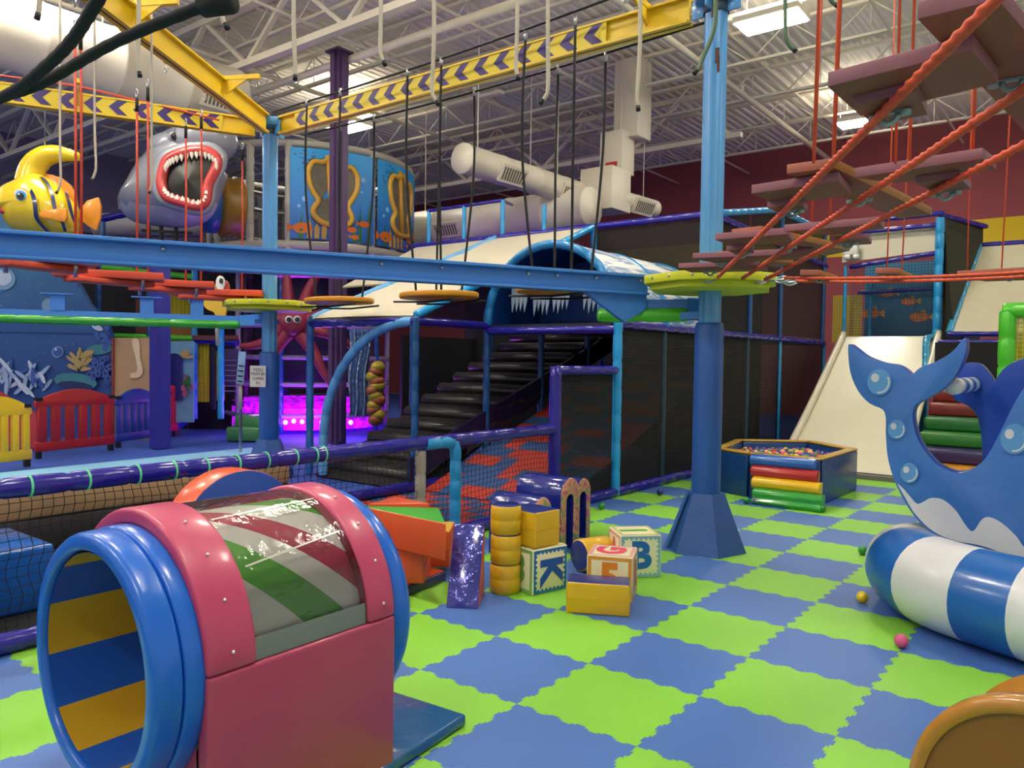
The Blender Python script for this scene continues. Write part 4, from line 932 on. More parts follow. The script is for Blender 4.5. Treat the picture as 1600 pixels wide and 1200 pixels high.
for px, py, r_ in ((1374, 597, 19), (1401, 671, 14), (1421, 739, 14.5), (1585, 686, 22)):
    mb = MB(); k = 20; mb.prism([ony(px+r_*math.cos(a), py+r_*1.08*math.sin(a), YW-.012) for a in [2*PI*i/k for i in range(k)]], (0, .008, 0), 0)
    mb.add([ony(px-r_*.35+r_*.33*math.cos(a), py-r_*.35+r_*.36*math.sin(a), YW-.0145) for a in [2*PI*i/k for i in range(k)]], [tuple(range(k))], 1)
    n = 16; rng = [-.5+2.3*i/n for i in range(n+1)]
    mb.add([ony(px+r_*.86*math.cos(a), py+r_*.92*math.sin(a), YW-.0135) for a in rng]+[ony(px+r_*.72*math.cos(a), py+r_*.79*math.sin(a), YW-.0135) for a in rng], [(i, i+1, n+2+i, n+1+i) for i in range(n)], 1)
    mb.build('bubble_patch', [WBUB, WBEL], pn)
c0_ = ony(1475, 610, YW+.14); 
mb = MB(); c0_ = ony(1490, 604, YW+.14); mb.tube([V((c0_.x, YW+.13+(1.0)*i/12, c0_.z)) for i in range(13)], .055, 16, seg_mi=lambda i: (i//2) % 2); mb.build('handle_bar', [WHITEP, vinyl('bar_blue', '#1460a8', .35)], whale)
mb = MB(); mb.box((2.0, 2.85, .16), (1.6, .9, .30)); mb.build('belly_base', WHE, whale, bevel=.04)
# striped bumper roll around it
t = None
pc = [V((3.0, 1.35, .3)), V((2.3, 1.52, .3)), V((1.7, 1.68, .3)), V((1.28, 1.86, .3)), V((1.04, 2.1, .3)), V((.98, 2.42, .3)), V((1.06, 2.78, .3)), V((1.15, 3.3, .3)), V((1.2, 3.9, .3))]
pc = [V((3.0, 1.14, .272)), V((2.3, 1.34, .272)), V((1.75, 1.54, .272)), V((1.36, 1.74, .272)), V((1.14, 2.00, .27)), V((1.06, 2.36, .25)), V((1.12, 2.9, .22)), V((1.2, 3.5, .2)), V((1.25, 4.0, .2))]
P_ = spline(pc, 10); N_ = len(P_)
L_ = [0]
for i in range(1, N_): L_.append(L_[-1]+(P_[i]-P_[i-1]).length)
mb = MB(); mb.tube(P_, .28, 28, rf=lambda i: min(.268, P_[i].z-.004), seg_mi=lambda i: int((L_[i]+.02)/.31) % 2)
mb.build('striped_roll', [mat('roll_blue', '#1560b4', .3, var=.03, coat=.4), mat('roll_white', '#dcdde0', .3, var=.03, coat=.4)], label='thick blue and white striped roll curving around the whale', cat='soft roll')
# gold brown drum bottom right
c = V(CP)+CF*1.95; cD = D(1668, 1290, 1.95); ax = (CP-cD); ax.z = 0; ax.normalize(); ax = (Matrix.Rotation(-.35, 3, 'Z')@ax)
cz = .37; cD.z = cz
DR = vinyl('gold_brown_vinyl', '#b07a2c', .25, .3); DRB = mat('brown_vinyl', '#8a5a20', .5, var=.06, bump=.1, bscale=8)
t = thing('play_drum', 'gold rimmed brown drum cut off by the bottom right corner', 'soft play drum', (cD.x, cD.y, 0))
R_ = .365
mb = MB(); mb.rev([(0, -.22), (R_-.05, -.22), (R_-.01, -.215), (R_, -.19), (R_-.03, -.15), (R_-.035, -.05), (R_-.03, .02), (R_, .06), (R_-.004, .09), (R_-.03, .105), (R_-.045, .095)], cD, ax, 64); mb.build('shell', DR, t)
mb = MB(); mb.rev([(R_-.04, .09), (R_-.055, .085), (0, .085)], cD, ax, 64); mb.build('face', DRB, t)

# ================================================================== TUNNEL TOY
PINK = vinyl('pink_vinyl', '#bb3e66', .4, .15); TBL = vinyl('tunnel_blue', '#0f62cc', .3, .25); TYE = vinyl('tunnel_yellow', '#c89a18', .5, .1); TBI = vinyl('tunnel_inner_blue', '#0c50b4', .5, .1)
t = thing('crawl_tunnel', 'pink crawl tunnel with clear arched top and blue ring mouth', 'crawl tunnel', (-.45, -1.75, 0))
X0, X1, Y0, Y1, ZS, RT = -.9, .0, -2.13, -1.37, .6, .45
for x in (X0+.03, X1-.03): MB().box((x, (Y0+Y1)/2, ZS/2), (.06, Y1-Y0, ZS)).build('side_board', vinyl('shaded_pink_vinyl', '#ac3c5e', .42, .12), t, bevel=.012, segs=3)  # same pink as the arches, with the upright faces' shade mixed into the colour
def archband(ya, yb, ro, ri, nm, m, z0=ZS, n=28, side=True):
    mb = MB(); vs = []
    for k in range(n+1):
        a = PI*k/n; c_, s2 = -math.cos(a), math.sin(a)
        vs += [(-.45+ro*c_, ya, z0+ro*s2), (-.45+ro*c_, yb, z0+ro*s2), (-.45+ri*c_, yb, z0+ri*s2), (-.45+ri*c_, ya, z0+ri*s2)]
    fs = []
    for k in range(n):
        for j in range(4): fs.append((k*4+j, k*4+(j+1) % 4, k*4+4+(j+1) % 4, k*4+4+j))
    fs += [(0, 3, 2, 1), (n*4, n*4+1, n*4+2, n*4+3)]
    mb.add(vs, fs, 0); return mb.build(nm, m, t, bevel=.014, segs=3)
SIDEP = 0
archband(Y0, Y0+.17, RT, RT-.055, 'front_arch', PINK); archband(Y0+.012, Y0+.05, RT-.03, .37, 'end_arch', PINK); archband(Y1-.13, Y1, RT, RT-.055, 'rear_arch', PINK)
# end board below the arch (with round hole hidden by the rings)
def endboard(y, nm):
    mb = MB(); n = 24; ro = .40; vs = []; fs = []
    for yy in (y-.03, y+.03):
        for k in range(n+1):
            a = PI+PI*k/n; vs.append((-.45+.385*math.cos(a), yy, .56+.385*math.sin(a)))
        for k in range(n+1): vs.append((X0+.06+(X1-X0-.12)*k/n, yy, .005))
    m = n+1
    for k in range(n): fs += [(k, k+1, m+k+1, m+k), (2*m+k, 3*m+k, 3*m+k+1, 2*m+k+1)]
    mb.add(vs, fs); return mb.build(nm, PINK, t)
endboard(Y0+.03, 'end_board'); endboard(Y1-.03, 'end_board')
# candy striped lining and white strip, clear cover
CAN = stripemat('candy_stripes', ((0, '#dedcd6'), (.207, '#b83a58'), (.427, '#dedcd6'), (.722, '#5aa83c')), .627, 1.0, 1.0, .263, .4)
rl = RT-.05
mb = MB(); mb.grid(lambda u, v: V((-.45-rl*math.cos(PI*u), Y0+.16+(Y1-Y0-.28)*v, ZS+rl*math.sin(PI*u))), 40, 6, uvf=lambda u, v: (rl*PI*(1-u)+.001, (Y1-Y0-.28)*v)); mb.build('striped_lining', CAN, t)
mb = MB()
for sx in (-1, 1):
    mb.grid(lambda u, v, sx=sx: V((-.45+sx*(RT-.02)*math.cos(.0+.17*v), Y0+.17+(Y1-Y0-.30)*u, ZS+(RT-.02)*math.sin(.17*v))), 4, 3)
mb.build('white_strip', mat('white_board', '#c9cfca', .5), t)
CL = mat('clear_vinyl', '#ffffff', .08, var=0); nt = CL.node_tree; b_ = nt.nodes['Principled BSDF']; tr = nt.nodes.new('ShaderNodeBsdfTransparent'); tr.inputs[0].default_value = (.9, .92, .92, 1); gl = nt.nodes.new('ShaderNodeBsdfGlossy'); gl.inputs['Roughness'].default_value = .12
nz_ = nt.nodes.new('ShaderNodeTexNoise'); nz_.inputs['Scale'].default_value = 14; bp = nt.nodes.new('ShaderNodeBump'); bp.inputs['Strength'].default_value = .5; bp.inputs['Distance'].default_value = .01; nt.links.new(nz_.outputs[0], bp.inputs['Height']); nt.links.new(bp.outputs[0], gl.inputs['Normal'])
fr = nt.nodes.new('ShaderNodeFresnel'); fr.inputs[0].default_value = 1.5; mx = nt.nodes.new('ShaderNodeMixShader'); nt.links.new(fr.outputs[0], mx.inputs[0]); nt.links.new(tr.outputs[0], mx.inputs[1]); nt.links.new(gl.outputs[0], mx.inputs[2]); nt.links.new(mx.outputs[0], nt.nodes['Material Output'].inputs['Surface'])
mb = MB(); mb.grid(lambda u, v: V((-.45-(RT-.012)*math.cos(PI*u), Y0+.15+(Y1-Y0-.26)*v, ZS+(RT-.012)*math.sin(PI*u))), 36, 2); mb.build('clear_cover', CL, t)
TAPE = mat('clear_tape', '#c8c8bc', .2, var=.3, scale=30); 
mb = MB()
def tapes(u0, v0, u1, v1, w_=.02):
    n = 24; mb.grid(lambda a, b: V((-.45-(RT-.008)*math.cos(PI*(u0+(u1-u0)*a+b*w_*.7)), Y0+.17+(Y1-Y0-.30)*(v0+(v1-v0)*a)+b*w_*.4, ZS+(RT-.008)*math.sin(PI*(u0+(u1-u0)*a+b*w_*.7)))), n, 1)
# wire-thin creases of tape over the splits
tapes(.62, .02, .60, .98, .006); tapes(.78, .05, .74, .95, .006)
mb.build('tape_crease', TAPE, t)
mb = MB()
for y in (Y0+.085, Y1-.06):
    for a in (.25, .6, .95, 1.3): mb.sphere((-.45+(RT+.002)*math.cos(a-.12), y, ZS+(RT+.002)*math.sin(a-.12)), .006, 8, 5)
mb.build('studs', mat('stud', '#e6e6e6', .3, metal=.6), t)
# front tube of two blue rings and striped lining
def seg(j, k): return 0
mb = MB(); cc = V((-.45, 0, .56)); 
mb.rev([(.353, -2.18), (.353, -2.26), (.355, -2.275), (.362, -2.282), (.388, -2.282), (.400, -2.278), (.408, -2.268), (.411, -2.255), (.412, -2.205), (.410, -2.196), (.40, -2.192), (.353, -2.19)], V((-.43, 0, .585)), (0, 1, 0), 64); mb.build('mouth_ring', TBL, t)
mb = MB(); mb.rev([(.345, -2.19), (.405, -2.19), (.416, -2.187), (.421, -2.178), (.422, -2.14), (.42, -2.125), (.41, -2.12), (.345, -2.12)], V((-.435, 0, .58)), (0, 1, 0), 64); mb.build('blue_ring', TBL, t)
mb = MB(); mb.rev([(.345, -2.262), (.345, -1.5)], V((-.43, 0, .585)), (0, 1, 0), 72, seg_mi=lambda j, k: ((k+2)//6) % 2, sm=True); mb.build('inner_lining', [TYE, TBI], t)
mb = MB(); mb.rev([(.34, -1.372), (.43, -1.368), (.445, -1.35), (.447, -1.30), (.43, -1.275), (.34, -1.27)], V((-.45, 0, .57)), (0, 1, 0), 64); mb.build('rear_ring', TBL, t)
# orange and blue arch toy behind the tunnel
c = G(380, 800, .0)
t = thing('arch_toy', 'orange edged blue half disc standing behind the crawl tunnel', 'soft play block', (-1.9, -.95, 0))
pa = onx(380, 735, -1.75)
cx_, cy_ = -1.75, pa.y; Ra = .38
mb = MB(); n = 28; ro, zc_ = Ra, pa.z-.38
prof = [(cy_-Ra*math.cos(PI*k/n), zc_+Ra*math.sin(PI*k/n)) for k in range(n+1)]
mb.prism([(cx_, a, b) for a, b in prof]+[(cx_, cy_+Ra, .01), (cx_, cy_-Ra, .01)], (-.2, 0, 0), 1, 0); mb.build('body', [vinyl('toy_orange', '#dc5222', .35), vinyl('toy_blue', '#1f48a4', .4)], t, bevel=.008)
# blue floor mat by the tunnel
a, b, c_, d_ = G(729, 1116, .05), G(560, 1250, .05), V((-.35, -1.9, .05)), V((-.3, -.85, .05))
a = G(729, 1116, .05); top_l = G(617, 1080, .05); bl = G(617, 1188, .05)
dirn = (top_l-a).normalized(); dir2 = (bl-a).normalized()
q = [a, a+dirn*.75, a+dirn*.75+dir2*.75, a+dir2*.75]
mb = MB(); mb.prism([V((p.x, p.y, .003)) for p in q], (0, 0, .048)); mb.build('floor_pad', mat('teal_blue_vinyl', '#14558c', .22, var=.05, bump=.9, bscale=7, coat=.5), label='shiny dark blue floor pad half under the pink tunnel', cat='floor pad', bevel=.012, segs=3)

# ================================================================== SOFT BLOCKS
ORG = vinyl('orange_vinyl', '#d4562a', .45, .2); GRN2 = vinyl('leaf_green_vinyl', '#45a832', .4, .1); YLB = vinyl('mustard_yellow_vinyl', '#d8aa18', .45, .3); NVT = vinyl('navy_top_vinyl', '#25307c', .3, .3); PRP = mat('purple_foil_vinyl', '#3a3c98', .16, metal=.35, var=.1, bump=1.0, bscale=13, coat=.8)
def block(c, size, rz, label, mats_, nm='foam_block', topm=True, bev=.012, seam=True):
    """side faces mats_[0], top mats_[1]"""
    c = V(c); h = V(size)/2; R = Matrix.Rotation(rz, 3, 'Z'); t = thing(nm, label, 'foam block', (c.x, c.y, c.z-h.z))
    vs = [c+R@V((x*h.x, y*h.y, z*h.z)) for x, y, z in ((-1,-1,-1),(1,-1,-1),(1,1,-1),(-1,1,-1),(-1,-1,1),(1,-1,1),(1,1,1),(-1,1,1))]
    mb = MB(); mb.add(vs, [(0,3,2,1),(4,5,6,7),(0,1,5,4),(1,2,6,5),(2,3,7,6),(3,0,4,7)], [0, 1, 0, 0, 0, 0]); mb.build('cushion', mats_, t, bevel=bev, segs=3)
    if seam:
        mb = MB(); mb.box(c, (size[0]+.004, size[1]+.004, .003), rz=rz); mb.box(c-V((0, 0, .0)), (size[0]+.003, size[1]+.003, .012), rz=rz); mb.build('seam', mats_[0], t)
    return t
# flat mat under the orange blocks
q = [V((-1.42, -.10, 0)), V((-1.62, .80, 0)), V((-2.22, .95, 0)), V((-2.22, -.10, 0))]
pA = G(617, 944, .0); pB = G(706, 908, .0)
q = [V((-1.47, -.1, 0)), V((-1.56, .62, 0)), V((-2.25, .62, 0)), V((-2.25, -.35, 0)), V((-1.46, -.35, 0))]
t = thing('play_mat', 'low navy edged mat with orange top under the orange blocks', 'mat', (-1.85, .2, 0))
MB().prism(q, (0, 0, .07)).build('pad', vinyl('navy_mat', '#262058', .4), t, bevel=.01); MB().prism([p*.96+V((-.075, .01, .071)) for p in q], (0, 0, .004)).build('orange_top', ORG, t)
pq = G(661, 907, .075); block((pq.x-.17, pq.y-.02, .19), (.34, .34, .23), .62, 'orange foam cube under the green topped wedge', [ORG, ORG])
block((pq.x-.30, pq.y+.40, .205), (.30, .34, .26), .62, 'orange foam block with mustard top behind the cube, right side', [ORG, YLB])
def tri(pts, z0, z1, label, mats_, nm='foam_wedge'):
    t = thing(nm, label, 'foam block', V((pts[0][0], pts[0][1], z0)))
    mb = MB(); n = len(pts); vs = [V((a, b, z0)) for a, b in pts]+[V((a, b, z1)) for a, b in pts]
    fs = [tuple(range(n-1, -1, -1)), tuple(range(n, 2*n))]+[(i, (i+1) % n, n+(i+1) % n, n+i) for i in range(n)]
    mb.add(vs, fs, [0, 1]+[0]*n); mb.build('cushion', mats_, t, bevel=.01, segs=3); return t
zt = .545
w1 = [G(697, 818, zt), G(560, 790, zt), G(686, 793, zt)]
tri([(p.x, p.y) for p in w1], .31, zt, 'orange sided wedge with bright green triangular top', [ORG, GRN2])
w2 = [G(575, 793, zt-.02), G(672, 792, zt-.02), G(617, 781, zt-.02)]; w2 = [p+V((-.03, .03, 0)) for p in w2]
tri([(p.x, p.y) for p in w2], .31, zt, 'all orange wedge tip showing behind the green topped wedge', [ORG, ORG])
# leaning blue and orange wedge
t = thing('leaning_wedge', 'wedge with crinkled shiny blue face leaning by the yellow cylinders', 'foam block', (-1.15, .3, 0))
bl_, br_ = G(697, 950), G(747, 952); tl_, tr_ = G(716, 830, .47), G(765, 831, .47)
w_ = (br_-bl_); bk = V((-w_.y, w_.x, 0)).normalized(); 
tl_ = bl_+bk*.30+V((0, 0, .47)); tr_ = br_+bk*.30+V((0, 0, .47)); bb_l = bl_+bk*.34; bb_r = br_+bk*.34
mb = MB(); mb.add([bl_, br_, tr_, tl_, bb_l, bb_r], [(0, 1, 2, 3), (1, 5, 2), (0, 3, 4), (3, 2, 5, 4), (0, 4, 5, 1)], [0, 1, 1, 1, 1]); mb.build('cushion', [PRP, ORG], t, bevel=.006)
# three yellow cylinders
cyc = V((-1.12, .70, 0)); cyc = G(800, 925)+V((-.03, .09, 0)); cyc = V((-1.10, .70, 0))
for k, l in enumerate(('yellow foam cylinder at the bottom of the stack of three', 'yellow foam cylinder in the middle of the stack of three', 'yellow foam cylinder with navy top crowning the stack of three')):
    z0 = k*.197; t = thing('foam_cylinder', l, 'foam block', (cyc.x, cyc.y, z0), 'stack of yellow foam cylinders')
    r_ = .103; mb = MB(); o = .004*(k % 2)
    mb.rev([(0, 0), (r_-.012, 0), (r_, .012), (r_+.001, .095), (r_-.001, .1), (r_+.001, .105), (r_, .183), (r_-.01, .195)], (cyc.x+o, cyc.y, z0), n=36); mb.build('cushion', YLB, t)
    MB().rev([(r_-.008, .193), (r_-.012, .197), (0, .197)], (cyc.x+o, cyc.y, z0), n=36).build('navy_top', NVT, t)
# printed alphabet blocks
CRB = mat('printed_cream', '#e6e0b8', .55, var=.05); 
def alpha(c, s, rz, label, faces, z0=0):
    c = V(c); t = thing('alphabet_block', label, 'alphabet block', (c.x, c.y, z0)); R = Matrix.Rotation(rz, 3, 'Z'); ce = c+V((0, 0, z0+s/2)); h = s/2
    mb = MB(); mb.box(ce, (s, s, s), rz=rz); mb.build('cube', CRB, t, bevel=.01, segs=2)
    for f, bcol, ch, lcol, rot, scal in faces:
        if f == 'top': x, y, n = R@V((1, 0, 0)), R@V((0, 1, 0)), V((0, 0, 1))
        elif f == 'f': x, y, n = R@V((1, 0, 0)), V((0, 0, 1)), R@V((0, -1, 0))
        elif f == 'l': x, y, n = R@V((0, -1, 0)), V((0, 0, 1)), R@V((-1, 0, 0))
        else: x, y, n = R@V((0, 1, 0)), V((0, 0, 1)), R@V((1, 0, 0))
        o = ce+n*(h+.0015); bm_at = mat('print_'+bcol, bcol, .5)
        fr_ = MB(); e = h*.95; w1_ = h*.80
        def pp(a, b, k=0): return o+x*a+y*b+n*k
        # border band, inner edge scalloped when asked
        m_ = 9 if scal else 1; inner = []
        cs = [(-w1_, -w1_), (w1_, -w1_), (w1_, w1_), (-w1_, w1_)]
        N2 = 36 if scal else 4
        for side in range(4):
            a0, a1 = V(cs[side]+(0,)), V(cs[(side+1) % 4]+(0,)); nn = V((-(a1-a0).y, (a1-a0).x, 0)).normalized()
            for i in range(N2):
                tt = i/N2; q_ = a0.lerp(a1, tt); inner.append(q_-nn*(0 if not scal else h*.06*math.cos(tt*2*PI*7)*min(1, 8*tt, 8*(1-tt))))
        outer = []
        for side in range(4):
            c2 = [(-e, -e), (e, -e), (e, e), (-e, e)]; a0, a1 = V(c2[side]+(0,)), V(c2[(side+1) % 4]+(0,))
            for i in range(N2): outer.append(a0.lerp(a1, i/N2))
        k_ = len(inner); fr_.add([pp(p.x, p.y) for p in outer]+[pp(p.x, p.y) for p in inner], [(i, (i+1) % k_, k_+(i+1) % k_, k_+i) for i in range(k_)])
        fr_.build('printed_border', bm_at, t)
        M = frame(o+n*.001, x, y)@Matrix.Rotation(rot, 4, 'Z')
        glyph(ch, s*.85, M, mat('print_'+lcol, lcol, .5), t, 'printed_letter', .0008, .012*s/.3)
    return t
kx = G(893, 918); kl = G(832, 932); dv = (kx-kl); aK = math.atan2(dv.y, dv.x); s_ = .305
cK = kl+V((math.cos(aK), math.sin(aK), 0))*s_/2+V((-math.sin(aK), math.cos(aK), 0))*s_/2
alpha(cK, s_, aK, 'alphabet block with a big blue K lying on its side', [('f', '#1c6aa8', 'K', '#1450a8', -PI/2, True), ('l', '#7cae5c', '8', '#6c9a4c', 0, False), ('top', '#dcd090', 'O', '#2050a0', .4, False)])
# navy topped yellow block on it
block((cK.x-.02, cK.y-.02, s_+.125), (.24, .30, .24), aK+.1, 'yellow foam block with navy top sitting on the K block', [YLB, NVT])
f1 = G(988, 944); fl = G(916, 932, 0); aF = aK-.42; s5 = .30
c5 = V((-.40, 1.10, 0)); e5 = G(988, 944)
ux = V((math.cos(.40), math.sin(.40), 0)); c5 = e5-ux*s5*.5+V((-ux.y, ux.x, 0))*s5*.5
alpha(c5, s5, .40, 'alphabet block with an orange 5 in front and a pink G on top', [('f', '#d89a38', '5', '#e08a2c', 0, False), ('top', '#e0a0a0', 'G', '#dc4468', PI/2+.0, False), ('r', '#e0a8a0', 'R', '#c85a5a', 0, False)])
eB = G(1033, 902); ux = V((math.cos(.80), math.sin(.80), 0)); cB = eB-ux*.155+V((-ux.y, ux.x, 0))*.155
alpha(cB, .31, .80, 'alphabet block with a blue B behind the orange 5 block', [('f', '#7fb0c0', 'B', '#1464b0', 0, True), ('top', '#b8c070', '1', '#5a9a38', PI/2, False), ('l', '#e0a8a0', 'A', '#d05a6a', 0, False)])
aR = G(884, 958); bR = G(984, 965); dv = bR-aR; ar = math.atan2(dv.y, dv.x); L = dv.length; cR_ = aR+dv*.5+V((-math.sin(ar), math.cos(ar), 0))*.1
block((cR_.x, cR_.y, .098), (L, .2, .195), ar, 'long yellow foam brick with navy top lying in front of the 5 block', [YLB, NVT])
# navy and yellow half round between K and 5
cH = G(905, 905)+V((-.05, .25, 0)); t = thing('foam_roll', 'yellow and navy foam roll lying between the K and 5 blocks', 'foam block', (cH.x, cH.y, 0))
MB().rev([(0, 0), (.11, 0), (.12, .01), (.12, .25), (.11, .26), (0, .26)], V((cH.x-.05, cH.y-.1, .125)), (.35, .9, .0), 28, seg_mi=lambda j, k: 1 if j == 0 else 0).build('cushion', [YLB, NVT], t)
# blue arches standing on the mats
SWM = mat('swirl_print', '#c88a70', .4); nt = SWM.node_tree; n1 = nt.nodes.new('ShaderNodeTexNoise'); n1.inputs['Scale'].default_value = 7; n1.inputs['Distortion'].default_value = 2; rp = nt.nodes.new('ShaderNodeValToRGB'); rp.color_ramp.elements[0].position = .38; rp.color_ramp.elements[0].color = lin('#c85a80'); rp.color_ramp.elements[1].position = .62; rp.color_ramp.elements[1].color = lin('#7a9a5c'); e = rp.color_ramp.elements.new(.5); e.color = lin('#e0a878')
tc = nt.nodes.new('ShaderNodeTexCoord'); nt.links.new(tc.outputs['Object'], n1.inputs['Vector']); nt.links.new(n1.outputs['Fac'], rp.inputs[0]); nt.links.new(rp.outputs[0], nt.nodes['Principled BSDF'].inputs['Base Color'])
AB = mat('navy_gloss_vinyl', '#1c2a86', .18, var=.08, bump=.5, bscale=10, coat=.5)
def archblock(c, r, dep, rz, label, z0=0, leg=.2, ri=.1):
    c = V(c); t = thing('foam_arch', label, 'foam block', (c.x, c.y, z0)); R = Matrix.Rotation(rz, 3, 'Z'); n = 16
    zt_ = z0+leg; pr = [(r, z0)]+[(r*math.cos(PI*k/n), zt_+r*math.sin(PI*k/n)) for k in range(n+1)]+[(-r, z0), (-ri, z0)]+[(-ri*math.cos(PI*k/n), zt_-.05+ri*math.sin(PI*k/n)) for k in range(n+1)]+[(ri, z0)]
    # along local y = depth ; profile in local x
    mb = MB(); mb.prism([c+R@V((a, -dep/2, 0))+V((0, 0, b)) for a, b in pr], R@V((0, dep, 0)), 1, 0); mb.build('cushion', [AB, SWM], t, bevel=.01, segs=2)
b1 = G(810, 850); 
archblock((-1.62, 1.55, 0), .13, .44, PI/2, 'shiny navy foam arch in front, left of the three arches', 0, .36, .05)
archblock((-1.62, 1.93, 0), .14, .46, PI/2, 'shiny navy foam arch with swirl printed side, tallest of the three arches', 0, .46, .05)
archblock((-1.66, 2.32, 0), .12, .30, PI/2, 'shiny navy foam arch at the back, right of the three arches', 0, .42, .05)

# ================================================================== BEHIND THE BARRIER AT THE LEFT
t = thing('padded_wall', 'tan and black padded partition seen through the barrier netting', 'partition', (-4.6, -1.0, 0))
mb = MB(); mb.box((-4.6, -.9, .13), (.1, 4.8, .26)); mb.build('black_pad', mat('grey_black_pad', '#2c2a2e', .6), t, bevel=.02); mb = MB(); mb.box((-4.6, -.9, .37), (.12, 4.8, .22)); mb.build('tan_cap', mat('tan_pad', '#a88a68', .6), t, bevel=.03)
t = thing('blue_foam_step', 'glossy blue soft block behind the netting at the left edge', 'foam block', (-3.3, -2.0, 0))
mb = MB(); mb.prism([(-3.7, -2.9, 0), (-3.0, -2.9, 0), (-3.0, -1.35, 0), (-3.7, -1.35, 0)], (0, 0, .4)); mb.build('cushion', vinyl('gloss_blue', '#1c5cb0', .15, .8), t, bevel=.03)
mb = MB(); mb.sphere((-2.9, -2.0, .47), .09, 14, 8, sc=(1, 3.2, .7)); mb.build('dark_bolster', BLK, label='dark oval bolster lying on the glossy blue block behind the net', cat='bolster')

# plastic fence panels
def fpanel(pa, pb, h, hex_, label, arch_=True):
    pa = V((pa.x, pa.y, 0)); pb = V((pb.x, pb.y, 0)); d = (pb-pa).normalized(); L = (pb-pa).length; n = V((d.y, -d.x, 0)); m = mat('plastic_'+hex_, hex_, .4, var=.03)
    t = thing('fence_panel', label, 'fence panel', pa.lerp(pb, .5))
    mb = MB(); ns = 6
    def top(f): return h-.17+.17*math.sin(PI*min(1, max(0, (f-.0))))
    k = 16; hb = .10
    bot = [pa+d*(L*i/k)+V((0, 0, h-.26)) for i in range(k+1)]; tp_ = [pa+d*(L*i/k)+V((0, 0, top(i/k))) for i in range(k+1)]
    mb.prism(bot+tp_[::-1], n*.06)
    mb.prism([pa+V((0, 0, hb)), pb+V((0, 0, hb)), pb+V((0, 0, hb+.14)), pa+V((0, 0, hb+.14))], n*.06)
    for i in range(ns):
        f0 = i/(ns)+.0; wd = L/ns*.62; c = pa+d*(L*(i+.5)/ns); mb.prism([c-d*wd/2+V((0, 0, hb+.13)), c+d*wd/2+V((0, 0, hb+.13)), c+d*wd/2+V((0, 0, h-.25)), c-d*wd/2+V((0, 0, h-.25))], n*.06)
    mb.build('panel', m, t, bevel=.01)
    for q_ in (pa+d*.06, pb-d*.06):
        MB().box(q_+n*.03+V((0, 0, .05)), (.07, .07, .10)).build('foot', BLK, t); MB().box(q_+n*.03+V((0, 0, h-.14)), (.09, .09, .05)).build('hinge', BLK, t)
g1 = G(-60, 742); g2 = G(46, 728); fpanel(g1, g2, .98, '#e0b81c', 'yellow plastic fence panel cut by the left edge of the photo')
fpanel(G(52, 717), G(176, 703), 1.02, '#a41f24', 'red plastic fence panel with arched top between yellow and blue')
fpanel(G(178, 700), G(243, 691), .98, '#22409c', 'blue plastic fence panel left of the indigo column')
fpanel(G(259, 683), G(274, 680), .98, '#b02038', 'narrow red fence panel right of the indigo column')
fpanel(G(274, 680), G(291, 668), .98, '#2c3cb8', 'narrow blue fence panel right of the small red one')
fpanel(G(268, 650), G(292, 648), 1.02, '#3c8a3c', 'green fence panel top showing behind the far panels')
# red ramp behind the fence
t = thing('red_slide_side', 'red sloping side board behind the fence at the left edge', 'slide', D(0, 700, 12.5))
mb = MB(); mb.prism([D(-40, 590, 12.6), D(60, 650, 12.6), D(60, 700, 12.6), D(-40, 700, 12.6)], CF*.08); mb.build('side_board', mat('red_board', '#b0343a', .45), t)

# ocean mural wall
hz = V((CF.x, CF.y, 0)).normalized()
dm = 14.6
t = thing('ocean_mural', 'big blue underwater mural wall behind the plastic fence', 'mural', D(60, 700, dm))
OC = mat('ocean_print', '#2a5c98', .6, var=.1, scale=1.2); nt = OC.node_tree; tc = nt.nodes.new('ShaderNodeTexCoord'); sp = nt.nodes.new('ShaderNodeSeparateXYZ'); nt.links.new(tc.outputs['Generated'], sp.inputs[0]); rp = nt.nodes.new('ShaderNodeValToRGB')
rp.color_ramp.elements[0].color = lin('#1c3c86'); rp.color_ramp.elements[1].color = lin('#4f90b4'); e = rp.color_ramp.elements.new(.55); e.color = lin('#2a5a9c'); nt.links.new(sp.outputs[2], rp.inputs[0]); nt.links.new(rp.outputs[0], nt.nodes['Principled BSDF'].inputs['Base Color'])
mp_ = [D(x, y, dm) for x, y in ((-90, 330), (20, 335), (60, 372), (112, 425), (140, 475), (166, 500), (175, 530), (175, 706), (-90, 706))]
mb = MB(); mb.prism(mp_, hz*.12); pan = mb.build('print_wall', OC, t)
def blob(mb, px, py, rx, ry, mi, k=14, dep=dm-.03, rot=0, th=.012):
    mb.prism([D(px+rx*math.cos(a)*math.cos(rot)-ry*math.sin(a)*math.sin(rot), py+rx*math.cos(a)*math.sin(rot)+ry*math.sin(a)*math.cos(rot), dep) for a in [2*PI*i/k for i in range(k)]], hz*th, mi)
cm = [mat('coral_pale', '#9cb4dc', .6), mat('coral_tan', '#b8a068', .6), mat('coral_teal', '#3c8494', .6), mat('coral_blue', '#3a5cb0', .6), mat('bubble_pale', '#7fa8cc', .5), mat('coral_white', '#c8d4ec', .6), mat('coral_shadow', '#1c2c66', .6)]
mb = MB()
for k in range(34):
    a = random.uniform(-1.2, 1.2); px = random.uniform(-10, 70); py = random.uniform(575, 618); blob(mb, px+10*math.sin(a), py-10*math.cos(a), 3.0, random.uniform(10, 19), (0, 0, 3, 5)[k % 4], dep=dm-.03-.002*k, rot=a)
for k in range(26):
    a = random.uniform(-1.4, 1.4); blob(mb, 125+12*math.sin(a)+random.uniform(-6, 6), 572-12*math.cos(a)+random.uniform(-14, 12), 2.4, 9, 1, dep=dm-.035-.002*k, rot=a)
